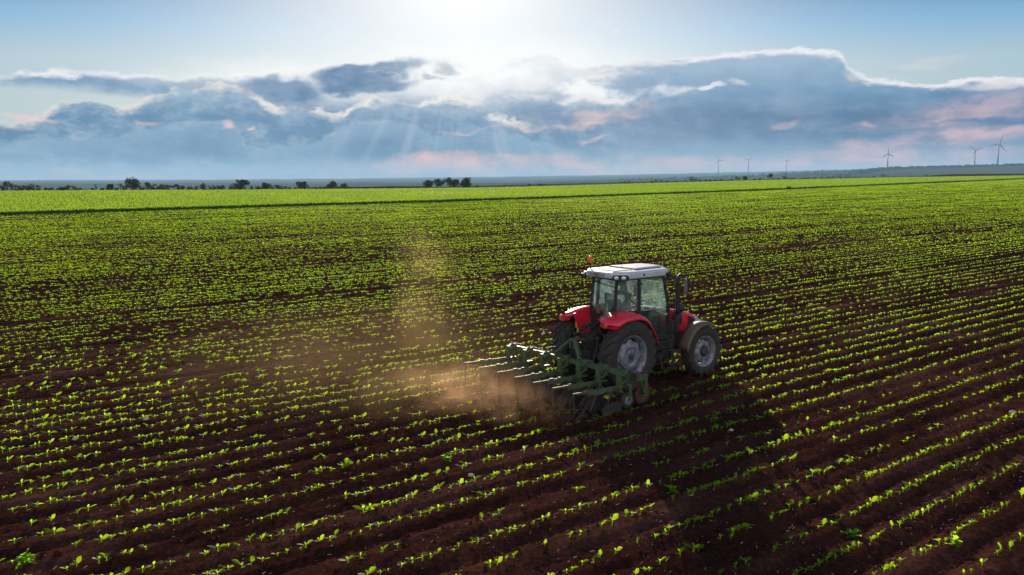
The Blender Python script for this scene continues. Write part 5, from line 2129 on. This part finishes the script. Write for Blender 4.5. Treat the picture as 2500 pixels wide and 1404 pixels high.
stone(2472, 1020, .055, 'pale rounded stone lying by a row at the right edge')
stone(356, 1028, .050, 'white stone among the seedlings on the left')
stone(183, 1078, .040, 'small pale stone near a row at the left, below the white one')
stone(1150, 1163, .040, 'small grey stone in the furrow below the cultivator')
stone(1785, 1057, .035, 'small pale stone in the shade right of the cultivator')
mb = MB()
mb.add([(-.06, 0, 0), (.06, .02, 0), (.0, .0, .15), (.01, .05, .0)], [(0, 1, 2), (1, 3, 2), (3, 0, 2)])
o = mb.build('scrap', material('white scrap', (.7, .66, .62), .6))
_a, _k = (1327 - 1250) / FPX, (CAM_H - .1) / math.tan(PITCH + math.atan((812 - 702) / FPX))
o.location = (_a * math.hypot(_k, CAM_H), _k, float(soil_z(*[np.array([q]) for q in st(_a * math.hypot(_k, CAM_H), _k)])[0]))
tag(o, 'small white scrap standing on the soil left of the tractor', 'scrap')


# ------------------------------------------------------------------ dust thrown up behind the shares, and a light shaft built likewise
def dust(loc, scale, rot, dens, color, aniso, seed, label, nscale=1.6, cut=.42):
    m = bpy.data.materials.new('dust')
    m.use_nodes = True
    nt = m.node_tree
    nt.nodes.clear()
    q = NG(nt)
    t = q.n('ShaderNodeTexCoord').outputs['Object']
    r_ = q.vm('LENGTH', t)
    fall = q.step(r_, 1.0, .15)
    mp_ = q.n('ShaderNodeMapping')
    mp_.inputs['Location'].default_value = (seed, seed * .7, 0)
    mp_.inputs['Scale'].default_value = (scale[0], scale[1], scale[2])
    nt.links.new(t, mp_.inputs[0])
    nz_ = q.step(q.noise(mp_.outputs[0], nscale, 5.0, .62), cut, .68)
    pv = q.n('ShaderNodeVolumePrincipled')
    pv.inputs['Color'].default_value = color
    pv.inputs['Anisotropy'].default_value = aniso
    q.put(pv.inputs['Density'], q.m('MULTIPLY', q.m('MULTIPLY', fall, nz_), dens))
    out = q.n('ShaderNodeOutputMaterial')
    nt.links.new(pv.outputs[0], out.inputs['Volume'])
    mb = MB()
    rows = []
    for i in range(9):
        ph = PI * (i + .01) / 8.02
        rows.append([(math.sin(ph) * math.cos(2 * PI * j / 16), math.sin(ph) * math.sin(2 * PI * j / 16), math.cos(ph)) for j in range(16)])
    mb.loft(rows, close=True)
    mb.poly(rows[0])
    mb.poly(rows[-1])
    o = mb.build('dust_or_light_shaft', m)
    wx, wy = xy(TS + loc[0], TT + loc[1])
    o.location = (wx, wy, TZ + loc[2])
    o.scale = scale
    o.rotation_euler = (0, 0, PI / 2 - HEAD + rot)
    tag(o, label, 'dust', None, 'stuff')


dust((-3.7, 1.2, .30), (2.7, 2.4, .62), .1, .09, (1.0, .70, .34, 1), .6, 1.0, 'golden dust drifting low over the rows left of the cultivator', 1.0, .36)
dust((-3.2, .4, .20), (1.5, 2.9, .62), .0, .75, (.66, .40, .24, 1), .4, 4.0, 'brown dust boiling up behind the cultivator shares', 2.0, .40)
dust((-.9, 6.1, 1.5), (1.0, 1.8, 2.7), .0, .060, (1.0, .74, .34, 1), .65, 7.0, 'faint golden shaft of light built as dust volume beyond the left end of the cultivator', .8, .34)  # shaft of light, its golden glow put in as a dust volume
dust((-4.5, 3.6, .7), (6.0, 5.2, 1.4), .0, .014, (1.0, .72, .36, 1), .65, 11.0, 'thin golden haze of dust hanging wide over the rows behind the cultivator', .5, .22)

# ------------------------------------------------------------------ air
m = bpy.data.materials.new('hazy air')
m.use_nodes = True
nt = m.node_tree
nt.nodes.clear()
pv = nt.nodes.new('ShaderNodeVolumePrincipled')
pv.inputs['Color'].default_value = (0.42, 0.70, 0.97, 1)
pv.inputs['Density'].default_value = 0.00012
pv.inputs['Anisotropy'].default_value = 0.08
out = nt.nodes.new('ShaderNodeOutputMaterial')
nt.links.new(pv.outputs[0], out.inputs['Volume'])

mb = MB()
mb.box((0, 0, 0.5), (25600, 25600, 283))
o = mb.build('haze', m)
tag(o, 'pale blue haze lying over the whole landscape', 'haze', None, 'stuff')
